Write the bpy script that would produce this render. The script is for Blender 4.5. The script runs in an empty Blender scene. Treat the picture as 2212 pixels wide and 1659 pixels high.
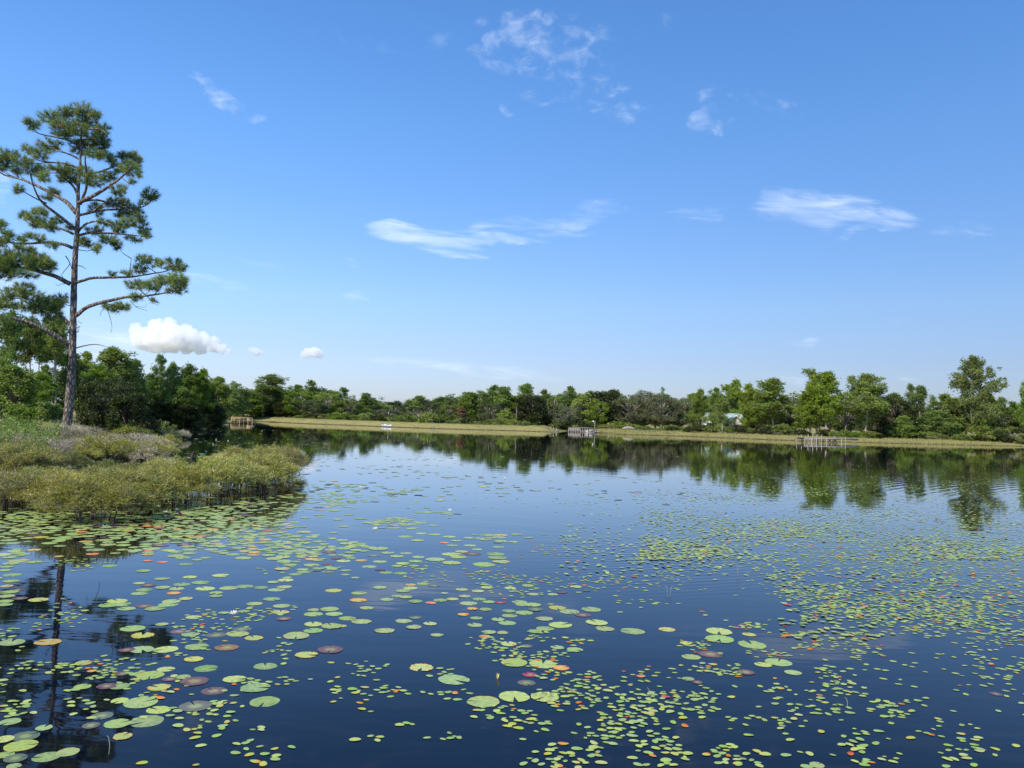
import bpy, math, random
import numpy as np
from mathutils import Vector, Matrix

# ------------------------------------------------------------------ camera
SC = bpy.context.scene
COL = SC.collection
R = math.radians
W, H = 1024.0, 768.0
F = 829.0                         # focal length in pixels of a 1024 wide picture
CAM_H = 2.5
PITCH = math.atan(31.0 / F)
ROLL = math.atan(0.031)
fw = np.array([0, math.cos(PITCH), math.sin(PITCH)])
r0 = np.array([1.0, 0, 0]); u0 = np.array([0, -math.sin(PITCH), math.cos(PITCH)])
rt = math.cos(ROLL) * r0 + math.sin(ROLL) * u0
up = -math.sin(ROLL) * r0 + math.cos(ROLL) * u0
CAM = np.array([0.0, 0.0, CAM_H])
cd = bpy.data.cameras.new('camera'); cam = bpy.data.objects.new('camera', cd); COL.objects.link(cam)
cam.matrix_world = Matrix(((rt[0], up[0], -fw[0], 0), (rt[1], up[1], -fw[1], 0), (rt[2], up[2], -fw[2], CAM_H), (0, 0, 0, 1)))
cd.sensor_fit = 'HORIZONTAL'; cd.sensor_width = 36.0; cd.lens = 36.0 * F / W
cd.clip_start = 0.1; cd.clip_end = 20000
SC.camera = cam

def ray(px, py):
    return fw + (px - 512.0) / F * rt - (py - 384.0) / F * up
def G(px, py, z=0.0):             # the point of the level z seen at a pixel
    d = ray(px, py); return CAM + d * ((z - CAM_H) / d[2])
def P(px, py, Y):                 # the point at distance Y seen at a pixel
    d = ray(px, py); return CAM + d * (Y / d[1])
def proj(p):
    q = np.asarray(p) - CAM; z = q @ fw
    return 512 + F * (q @ rt) / z, 384 - F * (q @ up) / z

# ------------------------------------------------------------------ sun, sky, exposure
SUN_EL = R(42)
SUN_V = np.array([-0.66, -0.75]); SUN_V /= np.linalg.norm(SUN_V)
sd_ = bpy.data.lights.new('sun', 'SUN'); sun = bpy.data.objects.new('sun', sd_); COL.objects.link(sun)
sd_.energy = 4.8; sd_.angle = R(0.53); sd_.color = (1.0, 0.95, 0.87)
sv = Vector((SUN_V[0] * math.cos(SUN_EL), SUN_V[1] * math.cos(SUN_EL), math.sin(SUN_EL)))
sun.rotation_euler = sv.to_track_quat('Z', 'Y').to_euler()
SC.view_settings.view_transform = 'Standard'; SC.view_settings.look = 'None'
SC.view_settings.exposure = 0.4; SC.view_settings.gamma = 1.0

world = bpy.data.worlds.new('World'); SC.world = world; world.use_nodes = True
class NT:
    def __init__(s, nt): s.nt = nt; s.n = nt.nodes; s.l = nt.links
    def node(s, t, ins=None, **kw):
        nd = s.n.new(t)
        for k, v in kw.items(): setattr(nd, k, v)
        for k, v in (ins or {}).items():
            if isinstance(v, bpy.types.NodeSocket): s.l.new(v, nd.inputs[k])
            else: nd.inputs[k].default_value = v
        return nd
    def m(s, op, a, b=0.0, c=0.0, clamp=False):
        return s.node('ShaderNodeMath', {0: a, 1: b, 2: c}, operation=op, use_clamp=clamp).outputs[0]
    def mix(s, f, a, b, bt='MIX'):
        return s.node('ShaderNodeMix', {0: f, 6: a, 7: b}, data_type='RGBA', blend_type=bt).outputs[2]
    def ramp(s, f, *stops):
        nd = s.node('ShaderNodeValToRGB', {0: f}); cr = nd.color_ramp
        while len(cr.elements) < len(stops): cr.elements.new(0.5)
        for e, (p, c) in zip(cr.elements, stops):
            e.position = p; e.color = tuple(c) + (1,) if len(c) == 3 else c
        return nd.outputs[0]
    def rng(s, v, a, b, c=0.0, d=1.0, smooth=False):
        return s.node('ShaderNodeMapRange', {0: v, 1: a, 2: b, 3: c, 4: d}, interpolation_type='SMOOTHSTEP' if smooth else 'LINEAR').outputs[0]
    def noise(s, vec, scale, detail=4, rough=0.55, dist=0.0):
        return s.node('ShaderNodeTexNoise', {'Vector': vec, 'Scale': scale, 'Detail': detail, 'Roughness': rough, 'Distortion': dist}).outputs[0]
world.node_tree.nodes.clear()
w = NT(world.node_tree)
sky = w.node('ShaderNodeTexSky', sky_type='NISHITA', sun_disc=False)
sky.sun_elevation = SUN_EL; sky.sun_rotation = -math.atan2(SUN_V[0], SUN_V[1])
sky.air_density = 1.15; sky.dust_density = 0.35; sky.ozone_density = 3.0; sky.altitude = 0
SKY_S = 0.13
gam = w.node('ShaderNodeGamma', {0: sky.outputs[0], 1: 1.0}).outputs[0]
tc = w.node('ShaderNodeTexCoord')
sp = w.node('ShaderNodeSeparateXYZ', {0: tc.outputs['Generated']})
# clear humid-coast air: bluer overhead and paler, less yellow at the horizon than the plain sky model
k_ = 1.3
air = w.ramp(sp.outputs[2], *[(p_, tuple(x / k_ for x in c_)) for p_, c_ in [(0.0, (.47, .56, .89)), (.028, (.49, .57, .88)), (.074, (.53, .595, .88)), (.133, (.585, .69, .93)), (.243, (.565, .76, 1.05)), (.33, (.55, .815, 1.12)), (.42, (.52, .83, 1.17)), (.8, (.52, .84, 1.15))]])
skyc = w.node('ShaderNodeHueSaturation', {'Saturation': 1.0, 'Value': k_, 'Color': w.mix(1.0, gam, air, 'MULTIPLY')}).outputs[0]
dy = w.m('MAXIMUM', sp.outputs[1], 0.02)
U = w.m('DIVIDE', sp.outputs[0], dy); V = w.m('DIVIDE', w.m('ABSOLUTE', sp.outputs[2]), dy)
front = w.m('GREATER_THAN', sp.outputs[1], 0.03)
def vec3(nt, x, y, z=0.0): return nt.node('ShaderNodeCombineXYZ', {0: x, 1: y, 2: z}).outputs[0]
# thin high cloud: patches of torn cirrus at their bearings in the sky (bearing, elevation given as picture pixels)
nA = w.noise(vec3(w, w.m('MULTIPLY', U, 10), w.m('ADD', w.m('MULTIPLY', V, 60), w.m('MULTIPLY', U, 3))), 1.0, 7, 0.62, 0.6)
nB = w.noise(vec3(w, w.m('MULTIPLY', U, 34), w.m('MULTIPLY', V, 44)), 1.0, 6, 0.6, 0.35)
nW = w.noise(vec3(w, w.m('MULTIPLY', U, 11), w.m('MULTIPLY', V, 16)), 1.0, 3, 0.5)
Uw = w.m('ADD', U, w.m('MULTIPLY', w.m('SUBTRACT', nW, 0.5), 0.10)); Vw = w.m('ADD', V, w.m('MULTIPLY', w.m('SUBTRACT', nW, 0.5), -0.05))
def patch(px, py, rx, ry, ang, s):
    d = ray(px, py); u, v = d[0] / d[1], d[2] / d[1]
    a = R(ang) ; ca, sa = math.cos(a), math.sin(a)
    du = w.m('SUBTRACT', Uw, u); dv = w.m('SUBTRACT', Vw, v)
    x = w.m('MULTIPLY', w.m('ADD', w.m('MULTIPLY', du, ca), w.m('MULTIPLY', dv, -sa)), F / rx)
    y = w.m('MULTIPLY', w.m('ADD', w.m('MULTIPLY', du, sa), w.m('MULTIPLY', dv, ca)), F / ry)
    q = w.m('ADD', w.m('MULTIPLY', x, x), w.m('MULTIPLY', y, y))
    return w.m('MULTIPLY', w.rng(q, 1.6, 0.0, 0.0, 1.0, True), s)
def union(L):
    o = L[0]
    for x in L[1:]: o = w.m('MAXIMUM', o, x)
    return o
wis = union([patch(*a) for a in [
    (395, 231, 30, 8, 8, .9), (425, 240, 52, 10, 5, .95), (478, 237, 66, 6, 2, .8), (452, 252, 34, 6, 3, .8), (540, 222, 110, 9, -8, .5), (585, 210, 60, 9, -14, .36), (560, 232, 50, 5, -4, .4), (820, 209, 62, 20, -4, .85), (868, 212, 52, 12, 6, .75),
    (868, 228, 44, 7, -14, .5), (955, 227, 40, 7, 0, .45), (690, 211, 32, 8, -5, .42), (205, 282, 42, 8, 4, .62),
    (250, 263, 44, 6, 4, .42), (470, 369, 110, 9, 3, .5), (540, 374, 60, 4, 3, .4), (4, 186, 14, 22, 0, .6), (0, 292, 16, 24, 0, .9),
    (100, 340, 50, 22, 8, .62), (345, 259, 10, 6, 20, .45), (354, 297, 9, 9, 20, .42), (806, 343, 26, 5, 0, .42),
    (20, 250, 50, 20, 0, .4), (914, 384, 22, 5, 0, .5), (790, 382, 24, 5, 0, .45), (899, 319, 14, 5, 0, .5), (880, 340, 50, 5, 0, .2)]])
puf = union([patch(*a) for a in [
    (528, 44, 58, 36, 0, .74), (572, 55, 42, 46, 0, .5), (480, 28, 22, 22, 0, .45), (450, 36, 40, 14, 0, .3), (709, 122, 24, 13, -20, .72),
    (714, 98, 20, 9, -10, .5), (622, 108, 26, 15, -20, .55), (592, 106, 16, 9, 0, .5), (507, 108, 14, 8, 0, .5), (548, 100, 24, 9, 0, .42),
    (214, 92, 30, 11, 38, .85), (246, 113, 24, 7, 18, .4), (650, 20, 30, 12, -15, .25), (790, 108, 30, 9, 0, .28), (360, 40, 60, 14, 0, .16), (600, 82, 24, 12, 0, .42), (760, 100, 30, 10, 0, .3)]])
covA = w.m('MULTIPLY', w.rng(w.m('ADD', w.m('MULTIPLY', wis, 0.55), w.m('MULTIPLY', nA, 1.5)), 0.80, 1.85, 0.0, .66, True), w.rng(wis, 0.0, 0.5, 0, 1, True))
covB = w.m('MULTIPLY', w.rng(w.m('ADD', w.m('MULTIPLY', puf, 0.42), w.m('MULTIPLY', nB, 1.7)), 0.92, 1.9, 0.0, .52, True), w.rng(puf, 0.0, 0.4, 0, 1, True))
cov = w.m('MULTIPLY', w.m('MAXIMUM', w.m('MULTIPLY', covA, 1.0), w.m('MULTIPLY', covB, 0.85)), front, clamp=True)
skyc = w.mix(cov, skyc, (6.7, 7.3, 8.2, 1))
bg = w.node('ShaderNodeBackground', {0: skyc, 1: SKY_S})
w.l.new(bg.outputs[0], w.node('ShaderNodeOutputWorld').inputs[0])
SC.render.engine = 'CYCLES'
SC.cycles.max_bounces = 8; SC.cycles.transparent_max_bounces = 16

# ------------------------------------------------------------------ materials
def material(name):
    mt = bpy.data.materials.new(name); mt.use_nodes = True; mt.node_tree.nodes.clear()
    return mt, NT(mt.node_tree)
def pbsdf(n, **k):
    return n.node('ShaderNodeBsdfPrincipled', {a.replace('_', ' '): b for a, b in k.items()})
def out(n, s, disp=None):
    n.l.new(s, n.node('ShaderNodeOutputMaterial').inputs[0])
def foliage_mat(name, tint=(1, 1, 1), transl=0.35, var=0.25, rough=0.5, spec=0.3):
    mt, n = material(name)
    at = n.node('ShaderNodeAttribute', attribute_name='Col').outputs[0]
    oi = n.node('ShaderNodeObjectInfo').outputs['Random']
    c = n.mix(1.0, at, tuple(tint) + (1,), 'MULTIPLY')
    hs = n.node('ShaderNodeHueSaturation', {'Hue': n.rng(oi, 0, 1, 0.488, 0.512), 'Saturation': n.rng(n.m('FRACT', n.m('MULTIPLY', oi, 7.3)), 0, 1, .86, 1.08), 'Value': n.rng(n.m('FRACT', n.m('MULTIPLY', oi, 13.7)), 0, 1, 1 - var, 1 + var), 'Color': c}).outputs[0]
    p = pbsdf(n, Base_Color=hs, Roughness=rough, Specular_IOR_Level=spec)
    t = n.node('ShaderNodeBsdfTranslucent', {0: n.mix(1.0, hs, (1.25, 1.3, 0.6, 1), 'MULTIPLY')})
    out(n, n.node('ShaderNodeMixShader', {0: transl, 1: p.outputs[0], 2: t.outputs[0]}).outputs[0])
    return mt
M = {}
M['needles'] = foliage_mat('pine_needles', (1.62, 1.45, 1.5), var=0.18, transl=.25)
M['leaves'] = foliage_mat('tree_leaves', (1.65, 1.38, 1.6), var=0.2)
M['shrub'] = foliage_mat('shrub_foliage', transl=.3, var=.28)
M['pad'] = foliage_mat('floating_leaf', transl=.04, var=.07, rough=.42, spec=.35)
M['petal'] = foliage_mat('flower_petal', transl=.3, var=.03)
def wood_mat(name, c1, c2, scale=6.0, stretch=4.0, bump=0.4, rough=.85):
    mt, n = material(name)
    co = n.node('ShaderNodeTexCoord').outputs['Object']
    mp = n.node('ShaderNodeMapping', {0: co, 3: (stretch, stretch, 1)}).outputs[0]
    a = n.noise(mp, scale * .4, 5, .65); b = n.noise(co, scale * 3, 3)
    f = n.m('ADD', n.m('MULTIPLY', a, .7), n.m('MULTIPLY', b, .3))
    c = n.ramp(f, (.35, c1), (.62, c2))
    bp = n.node('ShaderNodeBump', {'Strength': bump, 'Distance': .02, 'Height': f}).outputs[0]
    out(n, pbsdf(n, Base_Color=c, Roughness=rough, Normal=bp, Specular_IOR_Level=.2).outputs[0]); return mt
mt, n = material('pine_bark')
co = n.node('ShaderNodeTexCoord').outputs['Object']
mp = n.node('ShaderNodeMapping', {0: co, 3: (1, 1, .33)}).outputs[0]
vor = n.node('ShaderNodeTexVoronoi', {'Vector': mp, 'Scale': 9.0}, feature='DISTANCE_TO_EDGE').outputs[0]
no = n.noise(mp, 14, 4)
f = n.m('ADD', n.rng(vor, 0, .25, 0, .6), n.m('MULTIPLY', no, .4))
bp = n.node('ShaderNodeBump', {'Strength': .9, 'Distance': .03, 'Height': f}).outputs[0]
out(n, pbsdf(n, Base_Color=n.ramp(f, (.15, (.03, .024, .02)), (.5, (.125, .102, .086)), (.85, (.28, .235, .195))), Roughness=.9, Normal=bp, Specular_IOR_Level=.15).outputs[0])
M['bark'] = mt
M['bark_far'] = wood_mat('far_tree_bark', (.20, .155, .12), (.44, .37, .31))
M['stem'] = wood_mat('shrub_stem', (.05, .036, .03), (.17, .13, .11), 10)
M['twig'] = wood_mat('pine_twig', (.05, .036, .028), (.12, .085, .065), 10)
M['grey_wood'] = wood_mat('weathered_grey_wood', (.15, .13, .12), (.34, .31, .29), 8)
M['tan_wood'] = wood_mat('yellowish_pine_wood', (.33, .24, .11), (.52, .40, .21), 8)
M['dark_wood'] = wood_mat('dark_wet_wood', (.03, .02, .016), (.09, .06, .05), 8)
M['pale_post'] = wood_mat('bleached_post_wood', (.17, .155, .13), (.33, .31, .265), 8)
def plain(name, c, rough=.6, metal=0.0, sc=5):
    mt, n = material(name)
    co = n.node('ShaderNodeTexCoord').outputs['Object']
    f = n.noise(co, sc, 4)
    cc = n.mix(f, tuple(x * .82 for x in c) + (1,), tuple(min(1, x * 1.12) for x in c) + (1,))
    out(n, pbsdf(n, Base_Color=cc, Roughness=rough, Metallic=metal).outputs[0]); return mt
M['white'] = plain('white_paint', (.75, .75, .72)); M['roof'] = plain('pale_green_metal_roof', (.34, .43, .40), .75)
M['wall'] = plain('white_siding', (.46, .46, .45)); M['glass'] = plain('dark_window_glass', (.03, .04, .05), .08)
M['lamp'] = plain('white_lamp_cover', (.8, .8, .78), .3); M['dark'] = plain('dark_plastic', (.03, .03, .035), .5)
M['rust'] = plain('brown_hull', (.16, .09, .06), .6); M['grey_roof'] = plain('grey_shingle_roof', (.22, .20, .2), .8)

# ------------------------------------------------------------------ mesh helpers
def nrm(a): return a / np.maximum(np.linalg.norm(a, axis=-1, keepdims=True), 1e-9)
class Geo:
    def __init__(s): s.v = []; s.f = []; s.c = []; s.n = 0
    def add(s, V, Fc, col=(1, 1, 1)):
        V = np.asarray(V, float).reshape(-1, 3); Fc = np.asarray(Fc, int).reshape(-1, 3)
        c = np.asarray(col, float)
        if c.ndim == 1: c = np.tile(c, (len(V), 1))
        s.v.append(V); s.f.append(Fc + s.n); s.c.append(c); s.n += len(V)
    def quadbox(s, lo, hi, col=(1, 1, 1), rot=0.0, about=None):
        x0, y0, z0 = lo; x1, y1, z1 = hi
        V = np.array([(x, y, z) for z in (z0, z1) for y in (y0, y1) for x in (x0, x1)], float)
        if rot:
            c0 = np.array(about if about is not None else [(x0 + x1) / 2, (y0 + y1) / 2])
            q = V[:, :2] - c0; V[:, :2] = c0 + np.stack([q[:, 0] * math.cos(rot) - q[:, 1] * math.sin(rot), q[:, 0] * math.sin(rot) + q[:, 1] * math.cos(rot)], 1)
        q = [(0, 2, 3, 1), (4, 5, 7, 6), (0, 1, 5, 4), (2, 6, 7, 3), (0, 4, 6, 2), (1, 3, 7, 5)]
        s.add(V, [t for a, b, c, d in q for t in ((a, b, c), (a, c, d))], col)
    def bar(s, a, b, w_, h_=None, col=(1, 1, 1)):
        a = np.array(a, float); b = np.array(b, float); d = nrm(b - a); h_ = h_ or w_
        u = np.array([0, 0, 1.0]) if abs(d[2]) < .9 else np.array([0, 1.0, 0])
        x = nrm(np.cross(d, u)); y = np.cross(x, d)
        V = [p + x * sx * w_ / 2 + y * sy * h_ / 2 for p in (a, b) for sy in (-1, 1) for sx in (-1, 1)]
        q = [(0, 2, 3, 1), (4, 5, 7, 6), (0, 1, 5, 4), (2, 6, 7, 3), (0, 4, 6, 2), (1, 3, 7, 5)]
        s.add(V, [t for a, b, c, d in q for t in ((a, b, c), (a, c, d))], col)
    def tube(s, pts, rad, sides=8, col=(1, 1, 1), rough=0.0, rg=None):
        pts = np.asarray(pts, float); rad = np.broadcast_to(np.asarray(rad, float), (len(pts),))
        d = nrm(np.gradient(pts, axis=0)); m = nrm(d.mean(0))
        ref = np.array([0, 0, 1.0]) if abs(m[2]) < .8 else np.array([0, 1.0, 0])
        x = nrm(np.cross(d, ref)); y = np.cross(d, x)
        a = np.arange(sides) * 2 * math.pi / sides
        rr = rad[:, None] * (1 + (rg.normal(0, rough, (len(pts), sides)) if rough else 0))
        V = pts[:, None] + rr[..., None] * (x[:, None] * np.cos(a)[None, :, None] + y[:, None] * np.sin(a)[None, :, None])
        k = np.arange(len(pts) - 1)[:, None] * sides; j = np.arange(sides)[None]; j2 = (j + 1) % sides
        A, B, C_, D = k + j, k + j2, k + sides + j2, k + sides + j
        Fc = np.concatenate([np.stack([A, B, C_], -1).reshape(-1, 3), np.stack([A, C_, D], -1).reshape(-1, 3)])
        n0 = len(pts) * sides
        V = np.concatenate([V.reshape(-1, 3), pts[-1:], pts[:1]])
        e = (len(pts) - 1) * sides + np.arange(sides); e2 = (len(pts) - 1) * sides + (np.arange(sides) + 1) % sides
        f0 = np.arange(sides); f1 = (f0 + 1) % sides
        Fc = np.concatenate([Fc, np.stack([e, e2, np.full(sides, n0)], 1), np.stack([f1, f0, np.full(sides, n0 + 1)], 1)])
        s.add(V, Fc, col)
    def leaves(s, C, A, Bv, length, width, col):      # diamond leaves: base C, axis A, side Bv
        C = np.asarray(C); N = len(C); length = np.broadcast_to(length, (N,))[:, None]; width = np.broadcast_to(width, (N,))[:, None]
        mid = C + A * length * .5
        V = np.stack([C, mid + Bv * width * .5, C + A * length, mid - Bv * width * .5], 1).reshape(-1, 3)
        i = np.arange(N)[:, None] * 4
        Fc = np.concatenate([i + [0, 1, 2], i + [0, 2, 3]])
        s.add(V, Fc, np.repeat(np.broadcast_to(col, (N, 3)), 4, 0))
    def needles(s, C, A, Bv, length, width, col):
        C = np.asarray(C); N = len(C); length = np.broadcast_to(length, (N,))[:, None]; width = np.broadcast_to(width, (N,))[:, None]
        V = np.stack([C - Bv * width * .5, C + Bv * width * .5, C + A * length], 1).reshape(-1, 3)
        s.add(V, np.arange(N * 3).reshape(-1, 3), np.repeat(np.broadcast_to(col, (N, 3)), 3, 0))
    def mesh(s, name, mat, smooth=False):
        V = np.concatenate(s.v).astype(np.float32); Fc = np.concatenate(s.f).astype(np.int32); C = np.concatenate(s.c)
        me = bpy.data.meshes.new(name)
        me.vertices.add(len(V)); me.vertices.foreach_set('co', V.ravel())
        me.loops.add(len(Fc) * 3); me.loops.foreach_set('vertex_index', Fc.ravel())
        me.polygons.add(len(Fc)); me.polygons.foreach_set('loop_start', np.arange(len(Fc), dtype=np.int32) * 3)
        if smooth: me.polygons.foreach_set('use_smooth', np.ones(len(Fc), bool))
        me.update(calc_edges=True)
        ca = me.color_attributes.new('Col', 'FLOAT_COLOR', 'POINT')
        ca.data.foreach_set('color', np.concatenate([C, np.ones((len(C), 1))], 1).astype(np.float32).ravel())
        me.materials.append(mat); me.validate()
        return me
def link(name, me, parent=None, loc=None):
    o = bpy.data.objects.new(name, me); COL.objects.link(o)
    if parent is not None: o.parent = parent
    if loc is not None: o.location = tuple(loc)
    return o
def tag(o, label=None, cat=None, group=None, kind=None):
    if label: o['label'] = label
    if cat: o['category'] = cat
    if group: o['group'] = group
    if kind: o['kind'] = kind
    return o
UNI = ['', 'first', 'second', 'third', 'fourth', 'fifth', 'sixth', 'seventh', 'eighth', 'ninth', 'tenth', 'eleventh', 'twelfth', 'thirteenth', 'fourteenth', 'fifteenth', 'sixteenth', 'seventeenth', 'eighteenth', 'nineteenth', 'twentieth']
def ordw(n):
    if n <= 20: return UNI[n]
    return ['', '', 'twenty', 'thirty', 'forty', 'fifty', 'sixty'][n // 10] + ('-' + UNI[n % 10] if n % 10 else 'th').replace('y-th', 'ieth')
def rank(objs, lab):                        # neighbours of one row: each is told by its place in it
    objs = sorted(objs, key=lambda o: o.location.x / max(1, o.location.y)); n_ = len(objs)
    for k, o in enumerate(objs):
        o['label'] = lab + (', leftmost' if k == 0 else ', rightmost' if k == n_ - 1 else f', {ordw(k + 1)} from the left' if k < n_ / 2 else f', {ordw(n_ - k)} from the right')
def empty(name, loc=(0, 0, 0), rz=0.0):
    o = bpy.data.objects.new(name, None); COL.objects.link(o); o.location = tuple(loc); o.rotation_euler = (0, 0, rz); o.empty_display_size = .2
    return o
class Proto:                                # meshes of one kind; place() makes the thing, its parts and their sub-parts
    def __init__(s, name, parts, h=1.0, w_=1.0): s.name = name; s.parts = parts; s.h = h; s.w = w_
    def place(s, loc, rz=0.0, scale=(1, 1, 1), label=None, cat=None, group=None):
        r = empty(s.name, loc, rz); r.scale = scale
        for nm, me in s.parts: link(nm, me, r)
        return tag(r, label, cat, group)
def rdir(rg, N): return nrm(rg.normal(0, 1, (N, 3)))
def side(rg, A): return nrm(np.cross(A, rdir(rg, len(A))))
def mixc(rg, N, cols, p=None):
    cols = np.array(cols); c = cols[rg.choice(len(cols), N, p=p)]
    return c * rg.uniform(.78, 1.22, (N, 1))
# ------------------------------------------------------------------ the pond and the land round it
NEAR = [(-70, -60), (-24, 8)]
WL = [(-6, 499), (40, 489), (100, 479), (135, 470), (158, 456), (176, 442), (168, 434), (152, 429), (140, 425.5), (120, 424.5), (150, 423.6), (175, 423.8),
      (205, 424.2), (232, 423.2), (243, 421.6), (262, 421.7), (300, 423.5), (340, 425), (380, 426.6), (430, 428.5), (480, 430), (520, 431), (548, 432),
      (556, 432.6), (566, 431), (600, 433), (618, 434.4), (640, 435.2), (680, 436.2), (720, 437.8), (760, 439.5), (800, 441), (850, 442.3), (900, 443.6), (950, 444.8),
      (1000, 446), (1060, 447.5), (1130, 450)]
lake = [p for p in NEAR] + [tuple(G(*p)[:2]) for p in WL] + [(150, 90), (190, -60)]
LK = np.array(lake)
def sdist(Q):                               # signed distance to the shoreline, + on land
    Q = np.asarray(Q, float); A = LK; B = np.roll(LK, -1, 0); best = np.full(len(Q), 1e18); ins = np.zeros(len(Q), bool)
    for a, b in zip(A, B):
        ab = b - a; t = np.clip(((Q - a) @ ab) / (ab @ ab), 0, 1)
        best = np.minimum(best, ((Q - a - t[:, None] * ab) ** 2).sum(1))
        cr = ((a[1] > Q[:, 1]) != (b[1] > Q[:, 1]))
        xs = a[0] + (Q[:, 1] - a[1]) / (b[1] - a[1] + 1e-12) * (b[0] - a[0])
        ins ^= cr & (Q[:, 0] < xs)
    return np.sqrt(best) * np.where(ins, -1, 1)
def sstep(x): x = np.clip(x, 0, 1); return x * x * (3 - 2 * x)
def vnoise(Q, s, seed=0):                   # cheap smooth noise
    q = np.asarray(Q) * s
    return (np.sin(q[:, 0] * 1.3 + seed) * np.cos(q[:, 1] * 1.7 - seed * 2) + .5 * np.sin(q[:, 0] * 2.9 - q[:, 1] * 2.3 + seed * 3) + .3 * np.cos(q[:, 0] * 5.3 + q[:, 1] * 4.1)) / 1.8
def gz(Q):
    Q = np.atleast_2d(np.asarray(Q, float))[:, :2]; d = sdist(Q)
    left = sstep((-8 - Q[:, 0]) / 6) * sstep((88 - Q[:, 1]) / 12)
    dam = sstep((Q[:, 0] + 46) / 4) * sstep((8 - Q[:, 0]) / 3)
    hm = .62 + .15 * dam; wd = 6 - 3.2 * dam
    far = hm * sstep(d / wd) - dam * .7 * sstep((d - 6) / 6)
    lf = .28 * sstep(d / 1.2) + .95 * sstep((d - .5) / 10) + .10 * vnoise(Q, .6, 2) * sstep(d / 3)
    z = np.where(d > 0, far * (1 - left) + lf * left, -1.6 * sstep(-d / 8))
    return z
def g1(x, y): return float(gz([[x, y]])[0])

ang = np.unique(np.concatenate([np.linspace(-180, 180, 91), np.linspace(-42, 42, 340)]))
rad = np.unique(np.concatenate([[0.5, 3], np.linspace(6, 60, 110), np.linspace(60, 100, 50), np.linspace(100, 165, 110), np.geomspace(165, 6000, 50)]))
aa, rr = np.meshgrid(R(1) * ang, rad, indexing='ij')
Q = np.stack([rr * np.sin(aa), rr * np.cos(aa)], -1).reshape(-1, 2)
Z = gz(Q)
g = Geo(); na, nr = len(ang), len(rad)
i, j = np.meshgrid(np.arange(na - 1), np.arange(nr - 1), indexing='ij'); k = i * nr + j
Fc = np.concatenate([np.stack([k, k + 1, k + nr + 1], -1).reshape(-1, 3), np.stack([k, k + nr + 1, k + nr], -1).reshape(-1, 3)])
g.add(np.column_stack([Q, Z]), Fc)
mt, n = material('pond_bank_ground')
ps = n.node('ShaderNodeNewGeometry').outputs['Position']; sx = n.node('ShaderNodeSeparateXYZ', {0: ps})
big = n.noise(ps, .12, 4, .6); fin = n.noise(ps, 3.0, 5, .7)
f = n.m('ADD', n.m('MULTIPLY', big, .55), n.m('MULTIPLY', fin, .45))
c = n.ramp(f, (.34, (.075, .095, .026)), (.5, (.15, .145, .055)), (.66, (.235, .185, .095)))
c = n.mix(n.rng(sx.outputs[1], 95, 112), c, n.mix(fin, (.19, .18, .062, 1), (.31, .26, .105, 1)))
mud = n.rng(sx.outputs[2], .02, .14, 0, 1)
c = n.mix(mud, (.045, .032, .022, 1), c)
nz = n.node('ShaderNodeBump', {'Strength': .8, 'Distance': .15, 'Height': fin}).outputs[0]
out(n, pbsdf(n, Base_Color=c, Roughness=.95, Normal=nz, Specular_IOR_Level=.1).outputs[0])
tag(link('ground', g.mesh('ground', mt, True)), kind='structure')

# water: one sheet; what can be seen in it is the tannin-dark water with murky weed beds below, and reflections
g = Geo(); ext = [(-300, -80), (300, -80), (300, 200), (-300, 200)]
g.add([(x, y, 0) for x, y in ext], [(0, 1, 2), (0, 2, 3)])
mt, n = material('dark_pond_water')
ps = n.node('ShaderNodeNewGeometry').outputs['Position']; sx = n.node('ShaderNodeSeparateXYZ', {0: ps}); X, Y_ = sx.outputs[0], sx.outputs[1]
near = n.rng(Y_, 5, 15, 1, 0, True)
weed = n.noise(n.node('ShaderNodeMapping', {0: ps, 2: (0, 0, .6), 3: (.55, 1.6, 1)}).outputs[0], 1.5, 7, .68, 1.2)
wf = n.m('MULTIPLY', n.rng(weed, .44, .72, 0, 1, True), n.rng(Y_, 5, 13, 1, 0, True))
base = n.mix(wf, (.0012, .0028, .0075, 1), (.0085, .0085, .010, 1))
w1 = n.noise(n.node('ShaderNodeMapping', {0: ps, 3: (.35, 1, 1)}).outputs[0], 1.3, 3, .5)
w2 = n.noise(n.node('ShaderNodeMapping', {0: ps, 3: (.28, 1, 1)}).outputs[0], 6.0, 2, .5)
def ringpatch(cx, cy, ox, oy, rx, ry, sc, amp):
    dx = n.m('DIVIDE', n.m('SUBTRACT', X, cx), rx); dy_ = n.m('DIVIDE', n.m('SUBTRACT', Y_, cy), ry)
    msk = n.rng(n.m('ADD', n.m('MULTIPLY', dx, dx), n.m('MULTIPLY', dy_, dy_)), 1.0, .1, 0, 1, True)
    q = n.node('ShaderNodeMapping', {0: ps, 1: (-ox, -oy, 0)}).outputs[0]
    wv = n.node('ShaderNodeTexWave', {0: q, 'Scale': sc, 'Distortion': .9, 'Detail': 1.0, 'Detail Scale': .6}, wave_type='RINGS', rings_direction='Z').outputs['Fac' if False else 1]
    return n.m('MULTIPLY', n.m('MULTIPLY', wv, msk), amp)
p0 = G(650, 560); p1 = G(1000, 486); p2 = G(720, 528)
rp = n.m('ADD', ringpatch(p0[0], p0[1], p0[0] - 6, p0[1] + 14, 2.6, 3.6, 1.5, .0022), ringpatch(p1[0], p1[1], p1[0] + 30, p1[1] - 35, 13, 17, .62, .0045))
hgt = n.m('ADD', n.m('MULTIPLY', n.m('ADD', n.m('MULTIPLY', w1, .0065), n.m('MULTIPLY', w2, .0011)), n.rng(Y_, 20, 90, 1, .6)), rp)
bpn = n.node('ShaderNodeBump', {'Strength': 1.0, 'Distance': .5, 'Height': hgt}).outputs[0]
fr = n.node('ShaderNodeFresnel', {0: 1.33, 1: bpn}).outputs[0]
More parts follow.
